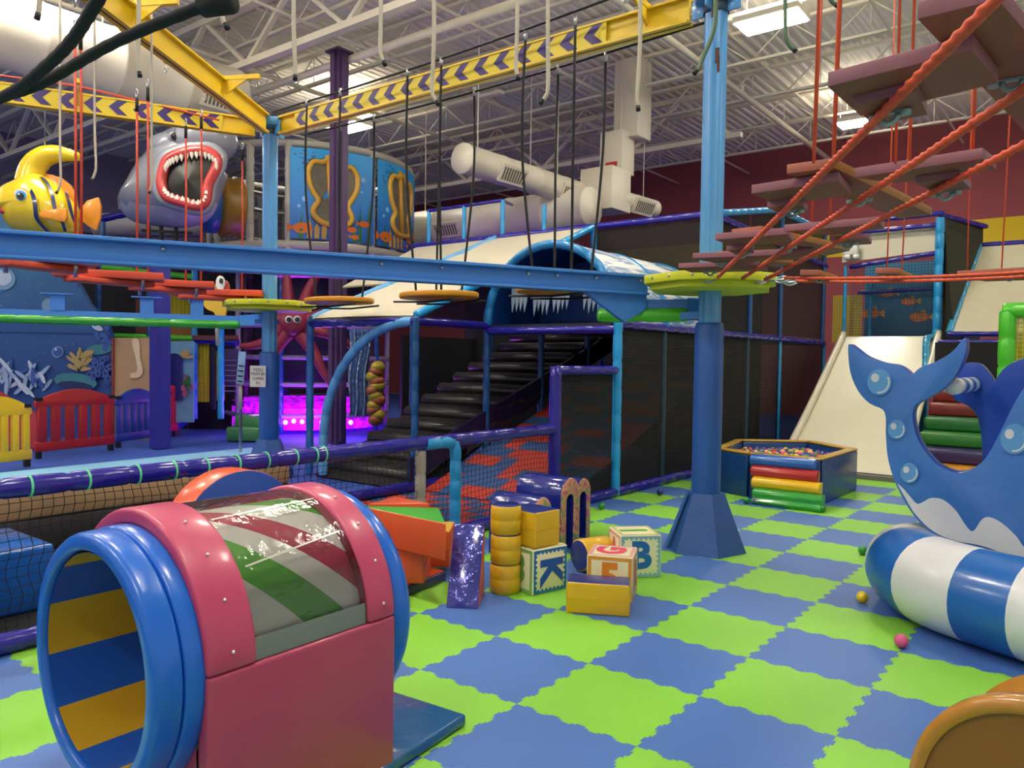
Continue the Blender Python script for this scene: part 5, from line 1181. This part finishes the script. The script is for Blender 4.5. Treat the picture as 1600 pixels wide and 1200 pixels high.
blob(mb, 155, 546, 22, 8, 2, rot=-.1, dep=dm-.04); blob(mb, 118, 596, 34, 13, 2, rot=.12, dep=dm-.10); blob(mb, 118, 603, 28, 7, 6, rot=.12, dep=dm-.105)
for k in range(30):
    px = random.uniform(136, 172); py = random.uniform(560, 600); blob(mb, px, py, 5, 5.5, 3, 10, dep=dm-.05-.002*k); blob(mb, px, py, 2.6, 3, 6, 8, dep=dm-.052-.002*k)
for k in range(14):
    px = random.uniform(148, 175); py = random.uniform(505, 545); blob(mb, px, py, 4, 4, 3, 8, dep=dm-.03-.002*k)
blob(mb, 5, 436, 19, 17, 4, 20); blob(mb, 4, 434, 14, 12, 5, 20, dep=dm-.036); blob(mb, 90, 550, 9, 9, 4, 18); blob(mb, 90, 550, 7.4, 7.4, 3, 18, dep=dm-.034); blob(mb, 87, 546, 2.2, 2.2, 5, 8, dep=dm-.038); blob(mb, 152, 512, 9, 4, 5, 12, rot=.4); blob(mb, 76, 477, 11, 11, 4, 16, dep=dm-.02, th=.005)
for k in range(50): blob(mb, random.uniform(-5, 130), random.uniform(430, 570), .7, .7, 4, 5, dep=dm-.02)
mb.build('painted_reef', cm, pan)
MB().bar(D(-90, 517, dm-.02), D(172, 522, dm-.02), .006, .01).build('panel_seam', mat('seam_dark', '#16305c', .6), pan)
# poster with a figure of a column
t = thing('photo_panel', 'tan printed panel in a red frame between the mural and the indigo column', 'panel', D(210, 690, 14.4))
mb = MB(); mb.prism([D(177, 528, 14.4), D(243, 528, 14.4), D(243, 700, 14.4), D(177, 700, 14.4)], hz*.06); mb.build('print', mat('tan_print', '#a88868', .5, var=.2, scale=2), t)
mb = MB(); mb.bar(D(176.5, 528, 14.36), D(176.5, 700, 14.36), .03, .04, up=tuple(hz)); mb.build('frame', mat('red_frame', '#8c2c30', .5), t)
mb = MB(); mb.prism([D(x, y, 14.37) for x, y in smooth_poly([(206, 532), (217, 532), (219, 560), (223, 580), (217, 590), (204, 590), (205, 583), (214, 580), (212, 560)], 3)], hz*.01); mb.build('pale_figure', mat('pale_figure', '#d8c4a8', .5), t)
# rear toddler frame: posts, green rails, netting
t = thing('toddler_frame', 'far play frame with blue posts, green rails and yellow netting behind the fence', 'play frame', D(310, 660, 15.5))
dpt = 15.5
def fpost(x, y0_, y1_, m=LBLUE, r=.06, dd=dpt): MB().pad(D(x, y1_, dd), D(x, y0_, dd), r, .3, 8).build('post', m, t)
def frail(x0_, y0_, x1_, y1_, m, r=.06, dd=dpt): MB().pad(D(x0_, y0_, dd), D(x1_, y1_, dd), r, .3, 8).build('rail', m, t)
fpost(304, 420, 655); fpost(345, 478, 655, LBLUE, .06, 14.6); fpost(154, 440, 500, DBL); fpost(233, 440, 530, DBL)
frail(160, 418, 304, 433, GREENP); frail(176, 525, 304, 529, GREENP); frail(304, 530, 372, 535, NAVY, .08); frail(300, 455, 372, 470, NAVY)
def fquad(x0_, y0_, x1_, y1_, m, nm, dd=dpt+.1, th=.04): MB().prism([D(x0_, y0_, dd), D(x1_, y0_, dd), D(x1_, y1_, dd), D(x0_, y1_, dd)], hz*th).build(nm, m, t)
fquad(306, 535, 326, 628, NETY, 'yellow_panel'); fquad(330, 540, 336, 640, mat('navy_strip', '#14143c', .5), 'dark_panel'); fquad(338, 548, 350, 625, NETY, 'yellow_panel', dpt+.2)
fquad(258, 455, 296, 522, NETY, 'yellow_panel', dpt+.3); fquad(262, 500, 300, 524, mat('amber_panel', '#8c5a1c', .5), 'amber_panel', dpt+.25); fquad(212, 468, 246, 526, mat('brown_panel', '#6c3c2c', .6, var=.3), 'brown_panel', dpt+.3)
fquad(120, 428, 380, 700, DKB, 'back_panel', dpt+1.2); fquad(300, 524, 372, 531, mat('maroon_edge', '#5c2430', .5), 'deck_edge', dpt-.1)
fquad(350, 545, 372, 600, mat('board_violet', '#3a2c5c', .6, var=.3), 'rules_board', dpt-.2); 
mb = MB(); 
for k in range(7): mb.prism([D(360-9, 562+k*8, dpt-.24), D(360+9, 562+k*8, dpt-.24), D(360+9, 564+k*8, dpt-.24), D(360-9, 564+k*8, dpt-.24)], hz*.01)
mb.build('printed_lines', mat('dim_print', '#6a5c80', .6), t)
t = thing('reef_door_panel', 'small reef printed panel with arched blue door left of the yellow netting', 'panel', D(282, 640, 15))
MB().prism([D(x, y, 15) for x, y in ((259, 533), (302, 533), (302, 660), (259, 660))], hz*.05).build('print', mat('sky_print', '#6a9cc4', .6, var=.2, scale=4), t)
mb = MB(); mb.prism([D(x, y, 14.95) for x, y in [(262, 625)]+[(272-13*math.cos(PI*i/10), 566-14*math.sin(PI*i/10)) for i in range(11)]+[(285, 625)]], hz*.03); mb.build('arched_door', vinyl('door_indigo', '#1c2078', .4), t)
mb = MB()
for k in range(16): a = random.uniform(-1.3, 1.3); blob(mb, 291+6*math.sin(a), 560-7*math.cos(a), 1.8, 6.5, 0, 8, dep=14.93-.002*k, rot=a)
for k in range(12): blob(mb, random.uniform(285, 301), random.uniform(585, 618), 3.5, 5, (1, 2)[k % 2], 8, dep=14.92-.002*k)
mb.build('painted_reef', [cm[1], mat('coral_pink', '#b04c78', .6), mat('kelp', '#2c6c3c', .6)], t)
# angled blue info board on a stand
t = thing('height_chart', 'slanted pale blue height chart left of the far pole', 'sign', D(374, 650, 12.6))
MB().prism([D(x, y, 12.6) for x, y in ((373, 549), (384, 550), (380, 601), (369, 599))], hz*.02).build('board', mat('chart_blue', '#7fa0cc', .5), t)
mb = MB()
for k in range(4): mb.prism([D(x-k*.8, y+k*8, 12.57) for x, y in ((373, 570), (381, 571), (380.6, 573.5), (372.6, 572.5))], hz*.01)
mb.build('printed_lines', mat('print_black', '#2a2a2e', .8), t)
MB().tube([D(376, 640, 12.65), D(376, 600, 12.65)], .03, 8).build('stand', GREYP, t)
MB().box(V((D(376, 640, 12.65).x, D(376, 640, 12.65).y, .35)), (.035, .035, .75)).build('stand_base', STEEL, t)

# ---- cut-out cartoon bird: generic fish figure
t = thing('fish_cutout', 'yellow and orange cut out figure with a big round eye beside the far platform', 'cut-out figure', D(340, 530, 12.8))
MB().prism([D(x, y, 12.8) for x, y in smooth_poly([(318, 476), (322, 462), (333, 448), (341, 440), (352, 438), (357, 446), (356, 456), (350, 462), (354, 478), (350, 496), (340, 500), (334, 488), (325, 484)], 3)], hz*.06).build('body', mat('cutout_yellow', '#c9a02c', .5), t)
mb = MB(); mb.prism([D(x, y, 12.76) for x, y in smooth_poly([(344, 440), (353, 438), (358, 450), (354, 462), (346, 458)], 3)], hz*.03); mb.build('red_beak', mat('cutout_red', '#c0402c', .5), t)
mb = MB(); blob(mb, 344, 442, 7, 11.5, 0, 20, dep=12.7, th=.04); blob(mb, 345, 439, 2.6, 4.2, 1, 14, dep=12.66, th=.03); mb.build('eye', [mat('eye_white', '#dcdce0', .3), BLK], t)
MB().tube([D(338, 496, 12.84), D(340, 540, 12.84)], .03, 8).build('stand', GREYP, t)

# ================================================================== ROUND TOWER, SHARK, FISH, OCTOPUS
TC = D(482, 570, 17.4); TC = V((TC.x, TC.y, 0)); TR = 2.25
t = thing('round_tower', 'round netted play tower with blue undersea banners and a glowing base', 'play tower', TC)
vd = (CP-TC); a0 = math.atan2(vd.y, vd.x)         # bearing of the camera from the tower
GP = vinyl('pale_grey_pad', '#b8b4aa', .5)
def tpt(a, z, r=TR): return V((TC.x+r*math.cos(a), TC.y+r*math.sin(a), z))
for z, r_ in ((3.75, .09), (5.72, .07), (3.5, .05)): MB().tube([tpt(2*PI*i/48, z) for i in range(48)], r_, 10, closed=True).build('ring', GP, t)
MB().rev([(0, 3.45), (TR+.02, 3.5), (TR+.02, 3.68), (0, 3.68)], TC, n=48).build('deck', mat('olive_deck', '#8a8258', .6), t)
angs = [a0+math.radians(x) for x in (-10, 33, 78, 118, 160, 205, 250, 300, -52, -30)]
for a in angs: MB().pad(tpt(a, 3.6), tpt(a, 5.72), .075, .25, 10).build('post', GP, t)
NETG = netmat('tower_netting', '#34343a', .12, .13, (0, 1, 2), 0)
mb = MB(); mb.grid(lambda u, v: tpt(a0+math.radians(78+u*250), 3.75+v*1.95), 48, 6); mb.build('netting', netmat('tower_net', '#4a4a4e', .14, .14, (0, 2), .15), t)
for z in (4.3, 5.0, 5.4): MB().tube([tpt(a0+math.radians(80+i*8), z, TR*.75) for i in range(30)], .05, 6).build('inner_ring', vinyl('dim_grey_pad', '#5c5c60', .5), t)
# banners
BAN = mat('banner_blue', '#1d8fe0', .4); nt = BAN.node_tree; tc = nt.nodes.new('ShaderNodeTexCoord'); sp = nt.nodes.new('ShaderNodeSeparateXYZ'); nt.links.new(tc.outputs['Generated'], sp.inputs[0]); rp = nt.nodes.new('ShaderNodeValToRGB')
rp.color_ramp.elements[0].color = lin('#1460c8'); rp.color_ramp.elements[1].color = lin('#2fa8f0'); nt.links.new(sp.outputs[2], rp.inputs[0]); nt.links.new(rp.outputs[0], nt.nodes['Principled BSDF'].inputs['Base Color'])
SHY = vinyl('clam_gold', '#d8a838', .4, 0); SHO = mat('clam_outline', '#4a3414', .6); DKW = mat('window_dark', '#6a6458', .4, var=.4, scale=5)
kelp = mat('kelp_green', '#2a7a3c', .5); seaY = mat('sponge_gold', '#d0a048', .5)
def banner(da0, da1, art, nm='banner'):
    A0, A1 = a0+math.radians(da0), a0+math.radians(da1); rr = TR+.09
    mb = MB(); mb.grid(lambda u, v: tpt(A0+(A1-A0)*u, 3.86+v*1.76, rr), 14, 2, sm=True); bn = mb.build(nm, BAN, t)
    W = abs(A1-A0)*rr; H = 1.76
    def at(u, v, o=.01): return tpt(A0+(A1-A0)*u, 3.86+v*H, rr+o)
    def poly_(mb, pts, o, mi=0): mb.add([at(u, v, o) for u, v in pts], [tuple(range(len(pts)))], mi)
    cl = [(.20, .62), (.18, .78), (.24, .90), (.34, .90), (.42, .94), (.52, .94), (.60, .86), (.70, .88), (.78, .78), (.78, .62), (.72, .48), (.66, .38), (.72, .24), (.66, .15), (.54, .14), (.38, .14), (.26, .22), (.24, .32), (.30, .42), (.24, .52)]
    cl = [(.12+(u-.12)*art, v*.95+.02) for u, v in cl]; sm_ = smooth_poly(cl, 3); cu_ = sum(u for u, v in cl)/len(cl); cv_ = sum(v for u, v in cl)/len(cl)
    def shr(k): return [(cu_+(u-cu_)*k, cv_+(v-cv_)*k) for u, v in sm_]
    mb = MB(); poly_(mb, shr(1.04), .012, 0); mb.build('shell_outline', SHO, bn)
    mb = MB(); mb.tube([at(u, v, .02) for u, v in shr(.93)], .055, 8, closed=True); mb.tube([at(cu_-.06, cv_+.38, .02), at(cu_-.03, cv_, .02), at(cu_+.01, cv_-.36, .02)], .05, 8); mb.build('shell_frame', SHY, bn)
    mb = MB(); poly_(mb, shr(.9), .016); mb.build('shell_window', DKW, bn)
    mb = MB()
    for (u, h_) in ((.80, .42), (.92, .5), (.72, .22), (.12, .3)): poly_(mb, [(u-.03, .01), (u+.03, .01), (u+.015, h_*.6), (u+.02, h_), (u-.01, h_*.6)], .014, 0)
    for u in (.22, .30, .38, .46): poly_(mb, [(u-.03, .01), (u+.02, .01), (u+.03, .12), (u, .2+.04*math.sin(u*40)), (u-.03, .13)], .015, 1)
    for (u, v, s_) in ((.14, .12, .11), (.70, .14, .06), (.86, .22, .07), (.62, .07, .04), (.74, .06, .05)):
        k = 12; poly_(mb, [(u+s_*math.cos(2*PI*i/k), v+s_*.55*math.sin(2*PI*i/k)) for i in range(k)], .018, 2); poly_(mb, [(u-s_*.9, v), (u-s_*1.5, v+s_*.5), (u-s_*1.5, v-s_*.5)], .018, 2)
    for k in range(26):
        u = random.uniform(.02, .3); v = random.uniform(.72, .97); poly_(mb, [(u, v), (u+.02, v+.006), (u+.035, v-.012)], .012, 3)
    for (u, v, s_) in ((.16, .44, .03), (.1, .36, .02), (.84, .72, .03), (.82, .58, .015)):
        poly_(mb, [(u+s_*math.cos(2*PI*i/10), v+s_*math.sin(2*PI*i/10)) for i in range(10)], .012, 4)
    mb.build('printed_sea_life', [kelp, seaY, FO, mat('fish_school', '#1450a0', .5), mat('bubble_sky', '#8ccdf4', .5)], bn)
banner(-6+0, 38, 1.0) if False else None
banner(-12, 32, 1.0) if False else None
# bearings grow to the right of the photo when measured this way round
banner(-9, 33, 1.0); banner(35, 76, .95)
# lower cage
LR = 1.75; LC = TC
for z in (.35, 1.0, 1.55, 2.2): MB().tube([tpt(2*PI*i/32, z, LR) for i in range(32)], .05, 8, closed=True).build('lower_ring', vinyl('lilac_grey_pad', '#8c84a0', .5), t)
for k in range(10): a = a0+math.radians(-100+36*k+10); MB().pad(tpt(a, 0, LR), tpt(a, 3.5, LR), .055, .25, 8).build('lower_post', vinyl('lilac_grey_pad', '#8c84a0', .5) if k % 2 else DBL, t)
MB().rev([(1.2, 0.9), (1.2, 3.4)], TC, n=24).build('core_panel', mat('dark_violet_panel', '#150c30', .7), t)
GLW = mat('magenta_glow', '#c81ce8', .4, var=.0, emit='#b010e0', estr=1.0); 
nt = GLW.node_tree; n1 = nt.nodes.new('ShaderNodeTexNoise'); n1.inputs['Scale'].default_value = 7; n1.inputs['Detail'].default_value = 4; tc = nt.nodes.new('ShaderNodeTexCoord'); nt.links.new(tc.outputs['Object'], n1.inputs['Vector'])
mr = nt.nodes.new('ShaderNodeMapRange'); mr.inputs[1].default_value = .35; mr.inputs[2].default_value = .7; mr.inputs[3].default_value = .15; mr.inputs[4].default_value = 2.2; nt.links.new(n1.outputs[0], mr.inputs[0]); nt.links.new(mr.outputs[0], nt.nodes['Principled BSDF'].inputs['Emission Strength'])
GLW2 = mat('magenta_core', '#ff9cff', .4, var=0, emit='#ff40ff', estr=14)
mb = MB(); mb.rev([(LR-.12, .06), (LR-.12, .50)], TC, n=40); mb.build('glowing_tub', GLW, t)
mb = MB(); mb.rev([(0, .60), (LR-.3, .60), (LR-.12, .62)], TC, n=40); mb.build('glowing_top', GLW, t)
mb = MB()
for x in (430, 446, 459, 472, 486, 503, 515, 548): p = D(x, 658+(x % 3), 15.6); mb.sphere(p, .05, 10, 6)
mb.build('bright_bulbs', GLW2, t)
lamp('glow_front', t, D(485, 655, 15.0), (.6, .1, 1), 45, .3); lamp('glow_left', t, D(410, 640, 14.8), (.5, .12, 1), 22, .3); lamp('glow_right', t, D(560, 640, 15.0), (.5, .15, 1), 28, .3); lamp('glow_top', t, TC+V((0, 0, 3.2)), (.7, .1, 1), 6, .2)
mb = MB(); a_ = D(425, 432, 14.7); b__ = D(545, 433, 14.7); mb.bar(a_, b__, .03, .03); mb.build('magenta_strip', GLW, t)
# green steps
t = thing('green_soft_steps', 'two green soft steps left of the glowing tub', 'soft steps', G(385, 690))
q0 = G(385, 690); ang = math.atan2(CR.y, CR.x)
MB().box(q0+V((0, 0, .13))+hz*.25, (.75, .5, .26), rz=ang).build('low_step', vinyl('step_green_dim', '#3c7a4c', .5), t, bevel=.03); MB().box(q0+V((0, 0, .35))+hz*.4, (.6, .4, .22), rz=ang).build('high_step', vinyl('step_green_dim', '#3c7a4c', .5), t, bevel=.03)
# colourful soft statue and foil drapes right of the column
t = thing('foil_drape', 'crinkled shiny silver blue drape right of the plum column', 'drape', D(570, 680, 13.2))
mb = MB(); mb.grid(lambda u, v: D(545+u*32+2*math.sin(v*9), 515+v*135, 13.4+.10*math.sin(u*17+v*6)), 24, 12); mb.build('sheet', mat('foil_bright', '#9cb4d8', .15, metal=.85, bump=.9, bscale=12), t)
t = thing('spiral_column_toy', 'knobbly orange and yellow column toy beside the foil drape', 'play column', D(590, 690, 13.0))
mb = MB(); 
for k in range(12): mb.sphere(D(587+4*math.sin(k*1.9), 656-k*7.5, 13.1), .13, 12, 8, mi=k % 2, sc=(1, 1, .85))
mb.build('knobs', [mat('toy_amber', '#8a441a', .4, var=.3), mat('toy_yellow', '#94801c', .4, var=.3)], t)

# octopus
t = thing('octopus_figure', 'dark red octopus figure with two round eyes on the tower front', 'octopus figure', D(465, 640, 14.2))
OCT = mat('octopus_red', '#8c2440', .45, var=.1)
mb = MB(); puff(mb, [D(x, y, 14.1) for x, y in smooth_poly([(437, 497), (445, 487), (460, 484), (476, 487), (484, 500), (482, 514), (472, 522), (458, 525), (446, 520), (438, 510)], 3)], .22, hz); mb.build('head', OCT, t)
for pts in ([(440, 510), (425, 530), (395, 540), (375, 540)], [(450, 520), (435, 540), (420, 570), (405, 585)], [(470, 522), (490, 550), (505, 580), (530, 620)], [(478, 512), (510, 520), (540, 535), (562, 552)], [(482, 500), (510, 490), (530, 480), (545, 470)], [(452, 488), (450, 460), (448, 435), (445, 418)], [(472, 487), (480, 460), (492, 435), (505, 415)], [(440, 500), (425, 490), (415, 480), (405, 478)]):
    P_ = spline([D(x, y, 14.15) for x, y in pts], 8); n_ = len(P_); mb = MB(); mb.tube(P_, [.14-.10*i/n_ for i in range(n_)], 10); mb.build('arm', OCT, t)
for x in (451, 464): mb = MB(); blob(mb, x, 499, 5.6, 5.6, 0, 18, dep=13.86, th=.05); blob(mb, x+.3, 499.5, 4.0, 4.0, 1, 16, dep=13.83, th=.04); mb.build('eye', [mat('eye_white', '#dcdce0', .3), BLK], t)

# yellow striped fish
t = thing('hanging_fish', 'big yellow tropical fish with dark blue stripes hanging at the left', 'fish figure', D(75, 300, 11.5))
FYL = mat('fish_body_yellow', '#e2c41c', .25, var=.06, coat=.5); FNV = mat('fish_navy', '#152a5c', .3, coat=.5); FOR = mat('fish_fin_orange', '#dc8a1c', .3, var=.25, scale=10, coat=.4)
df = 11.5
body = smooth_poly([(-12, 322), (0, 305), (10, 292), (28, 283), (45, 276), (62, 272), (78, 280), (95, 293), (108, 308), (119, 322), (122, 345), (118, 362), (100, 368), (60, 368), (28, 362), (15, 350), (8, 336), (-8, 330)], 5)
def pxof(p): d = p-CP; z = d.dot(CF); return 800+F*d.dot(CR)/z, 600-F*d.dot(CU)/z
def fishmat(p):
    x, y = pxof(p)
    for (cx_, cy_, w_) in ((50, 0, 3.8), (79, 0, 3.4), (107, 0, 3.0)):
        xx = cx_+(y-300)*.18-((y-310)**2)*.004*.5+(6 if cx_ < 60 else 2) - 4
        if abs(x-xx) < w_ and y > 279: return 1
    return 0
mb = MB(); 
P3 = [D(x, y, df) for x, y in smooth_poly(body, 1)]
# dense inflated body
def fb(u, v):
    x = -12+u*136; 
    return None
puff(mb, P3, .42, hz, rings=14); mb.build('body', [FYL, FNV], t)
cx2 = sum(x for x, y in body)/len(body); cy2 = sum(y for x, y in body)/len(body)
def onfish(x, y):
    # distance the pillow swells towards the viewer at this spot
    a = math.atan2(y-cy2, x-cx2); best = 1e9; R_ = 60
    for (bx, by) in body:
        da = abs((math.atan2(by-cy2, bx-cx2)-a+PI) % (2*PI)-PI)
        if da < best: best = da; R_ = math.hypot(bx-cx2, by-cy2)
    k = min(.995, math.hypot(x-cx2, y-cy2)/R_); return D(x, y, df-.42*math.sqrt(1-k*k)-.015)
for pts_, w_ in (([(31, 280), (42, 290), (51, 304), (55, 322), (57, 340), (66, 353), (77, 364)], 3.6), ([(64, 276), (74, 286), (81, 302), (84, 318), (88, 332), (97, 346), (102, 362)], 3.2), ([(103, 300), (107, 312), (110, 326), (114, 340), (118, 350)], 2.8)):
    sp_ = spline([V((x, y, 0)) for x, y in pts_], 5); mb = MB(); n_ = len(sp_)
    mb.add([onfish(p.x-w_*(1-.5*abs(i/n_-.5)), p.y) for i, p in enumerate(sp_)]+[onfish(p.x+w_*(1-.5*abs(i/n_-.5)), p.y) for i, p in enumerate(sp_)], [(i, i+1, n_+i+1, n_+i) for i in range(n_-1)], 0, True); mb.build('stripe', FNV, t)
mb = MB(); P_ = spline([D(x, y, df) for x, y in ((46, 286), (52, 262), (66, 247), (85, 241), (105, 242), (124, 246))], 8); n_ = len(P_); mb.tube(P_, [.17*(1-i/n_)**.6*1+.035 for i in range(n_)], 12); mb.build('top_fin', FYL, t)
def fan(poly_, nm, dd=df, th=.05, m=FOR):
    mb = MB(); mb.prism([D(x, y, dd) for x, y in poly_], hz*th); mb.build(nm, m, t, bevel=.01)
fan([(62, 276), (70, 271), (82, 273), (98, 279), (111, 290), (118, 303), (120, 322), (108, 316), (94, 302), (76, 290)], 'back_fin')
fan([(122, 330), (136, 313), (153, 308), (157, 322), (156, 340), (150, 360), (138, 354), (128, 345), (122, 342)], 'tail_fin')
fan([(60, 334), (68, 328), (102, 325), (104, 331), (104, 340), (100, 347), (75, 342), (64, 340)], 'side_fin', df-.45)
fan([(98, 366), (112, 358), (122, 360), (120, 372), (104, 374)], 'lower_fin')
mb = MB(); blob(mb, 32, 305, 12.5, 11.5, 3, 24, dep=df-.39, th=.1); blob(mb, 31, 305, 10.5, 10, 0, 24, dep=df-.41, th=.05); blob(mb, 32, 305.5, 7.8, 7.6, 1, 20, dep=df-.43, th=.04); blob(mb, 31, 306, 5, 5.4, 2, 18, dep=df-.45, th=.03); blob(mb, 29, 303, 1.6, 1.6, 0, 8, dep=df-.46, th=.02); mb.build('eye', [mat('eye_white', '#dcdce0', .3), mat('iris_blue', '#4fa0d8', .3), BLK, mat('eye_rim_orange', '#d88a2c', .4)], t)
mb = MB(); mb.tube(spline([D(x, y, df-.3) for x, y in ((-14, 322), (-2, 326), (8, 331), (19, 330))], 6), .035, 8); mb.build('mouth', mat('mouth_red', '#b82c2c', .4), t)
MB().tube([D(70, 243, df), D(70, 60, df)], .006, 4).build('hanging_wire', STEEL, t)

# shark
ds = 13.6
t = thing('shark_head', 'grey shark with wide open toothy mouth on a black stand', 'shark figure', D(280, 380, ds))
SHG = mat('shark_grey', '#8c909c', .25, var=.08, scale=3, coat=.5); SHW = mat('shark_pale', '#b4b4c0', .25, coat=.4)
body = smooth_poly([(190, 322), (205, 290), (222, 262), (240, 240), (262, 212), (285, 200), (315, 194), (338, 198), (350, 214), (351, 236), (344, 256), (350, 272), (345, 290), (338, 312), (328, 334), (310, 348), (285, 355), (255, 354), (225, 350), (205, 344)], 5)
mb = MB(); puff(mb, [D(x, y, ds) for x, y in body], .85, hz, rings=10, mf=lambda p: 1 if pxof(p)[1] > 318 else 0); mb.build('body', [SHG, SHW], t)
# snout swelling over the mouth and jaw
mb = MB(); mb.sphere(D(322, 220, ds-.45), .52, 20, 12, sc=(1, 1, .72)); mb.sphere(D(268, 232, ds-.4), .38, 18, 10, sc=(1, 1, .7)); mb.build('snout', SHG, t)
mouth = smooth_poly([(256, 262), (262, 250), (276, 242), (300, 236), (322, 236), (338, 246), (338, 262), (326, 286), (322, 312), (310, 322), (285, 316), (262, 308), (254, 296), (252, 280)], 3)
MC = V(); 
mp3 = [D(x, y, ds-.92) for x, y in mouth]
mb = MB(); mb.tube(mp3, .085, 10, closed=True); mb.build('gum', mat('gum_red', '#c03c3c', .3, coat=.4), t)
mb = MB(); mb.tube([D(295+(x-295)*1.12, 279+(y-279)*1.12, ds-.82) for x, y in mouth], .11, 10, closed=True); mb.build('lips', SHG, t)
mb = MB(); c_ = D(293, 280, ds-.96); mb.add([c_]+[D(295+(x-295)*.97, 279+(y-279)*.97, ds-.89) for x, y in mouth], [(0, i+1, (i+1) % len(mouth)+1) for i in range(len(mouth))]); mb.build('throat_window', mat('smoked_dome', '#131214', .35, var=0), t)
TEE = mat('tooth_white', '#ece4d4', .3)
for i, (x, y) in enumerate(mouth):
    up = y < 262; lo = y > 300
    if not (up or lo) and x < 330: continue
    p = D(295+(x-295)*.97, 279+(y-279)*.95, ds-.98); L = .11 if up else -.085
    if x > 330 and not up: L = .0
    mb = MB(); mb.rev([(.034, 0), (.028, -L*.5), (.004, -L)] if L else [(.04, 0), (.004, .1)], p, (0, 0, 1) if L else (-1, 0, 0), 8); mb.build('tooth', TEE, t)
mb = MB(); mb.sphere(D(271, 214, ds-.70), .10, 14, 8); mb.build('eye_socket', SHG, t); mb = MB(); mb.sphere(D(273, 213, ds-.78), .065, 12, 8); mb.build('eye', BLK, t)
mb = MB(); mb.prism([D(x, y, ds-.3) for x, y in ((182, 326), (200, 296), (236, 282), (232, 300), (205, 318), (188, 328))], hz*.12); mb.build('side_fin', SHG, t, bevel=.03)
mb = MB(); mb.prism([D(x, y, ds+.1) for x, y in ((210, 250), (190, 326), (222, 290), (240, 262), (262, 222), (240, 228))], hz*.2); mb.build('body_flank', SHG, t, bevel=.05)
# collar ring to the tower and stand
mb = MB(); axr = V((CR.x, CR.y, 0)).normalized(); mb.rev([(.45, 0), (.52, .05), (.52, .25), (.45, .28)], D(316, 318, ds+.5), tuple((axr+hz*.6).normalized()), 28); mb.build('blue_collar', vinyl('collar_blue', '#1c4c8c', .4), t)
mb = MB(); mb.rev([(.5, .28), (.58, .34), (.5, .5), (.55, .62), (.5, .7)], D(316, 318, ds+.5), tuple((axr+hz*.6).normalized()), 28); mb.build('amber_tube', mat('amber_tube', '#8c6418', .4, var=.4, scale=8), t)
ST = mat('black_steel', '#16161a', .5)
mb = MB(); 
for x in (232, 252, 275): mb.bar(D(x, 352, ds), D(x, 400, ds), .05, .05, up=tuple(hz)); 
mb.bar(D(222, 360, ds), D(300, 364, ds), .06, .04); mb.bar(D(248, 342, ds), D(285, 346, ds), .08, .05)
mb.bar(D(225, 398, ds), D(300, 402, ds), .3, .05); p = D(251, 400, ds+.15); mb.box((p.x, p.y, p.z/2), (.12, .12, p.z))
mb.build('stand', ST, t)
# dark beams and frame parts behind the shark
t = thing('rear_ledge', 'purple edged ledge with pale wall hose behind the fish and shark', 'play frame', D(200, 400, 17))
MB().pad(D(150, 344, 17), D(215, 330, 17), .08, .4, 8).build('rail', NAVY, t); MB().pad(D(160, 345, 17), D(160, 470, 17), .07, .4, 8).build('post', DBL, t)
mb = MB(); P_ = [D(150, 352, 18), D(215, 352, 18), D(330, 352, 18)]; Q = []; 
for i in range(60): Q.append(P_[0].lerp(P_[2], i/59))
mb.tube(Q, .28, 12, rf=lambda i: .26+.03*(i % 2)); mb.build('flexible_duct', mat('grey_duct', '#a8a4b0', .4), t)
q_ = D(160, 470, 17); MB().box((q_.x, q_.y, q_.z/2), (.12, .12, q_.z)).build('post', DBL, t)
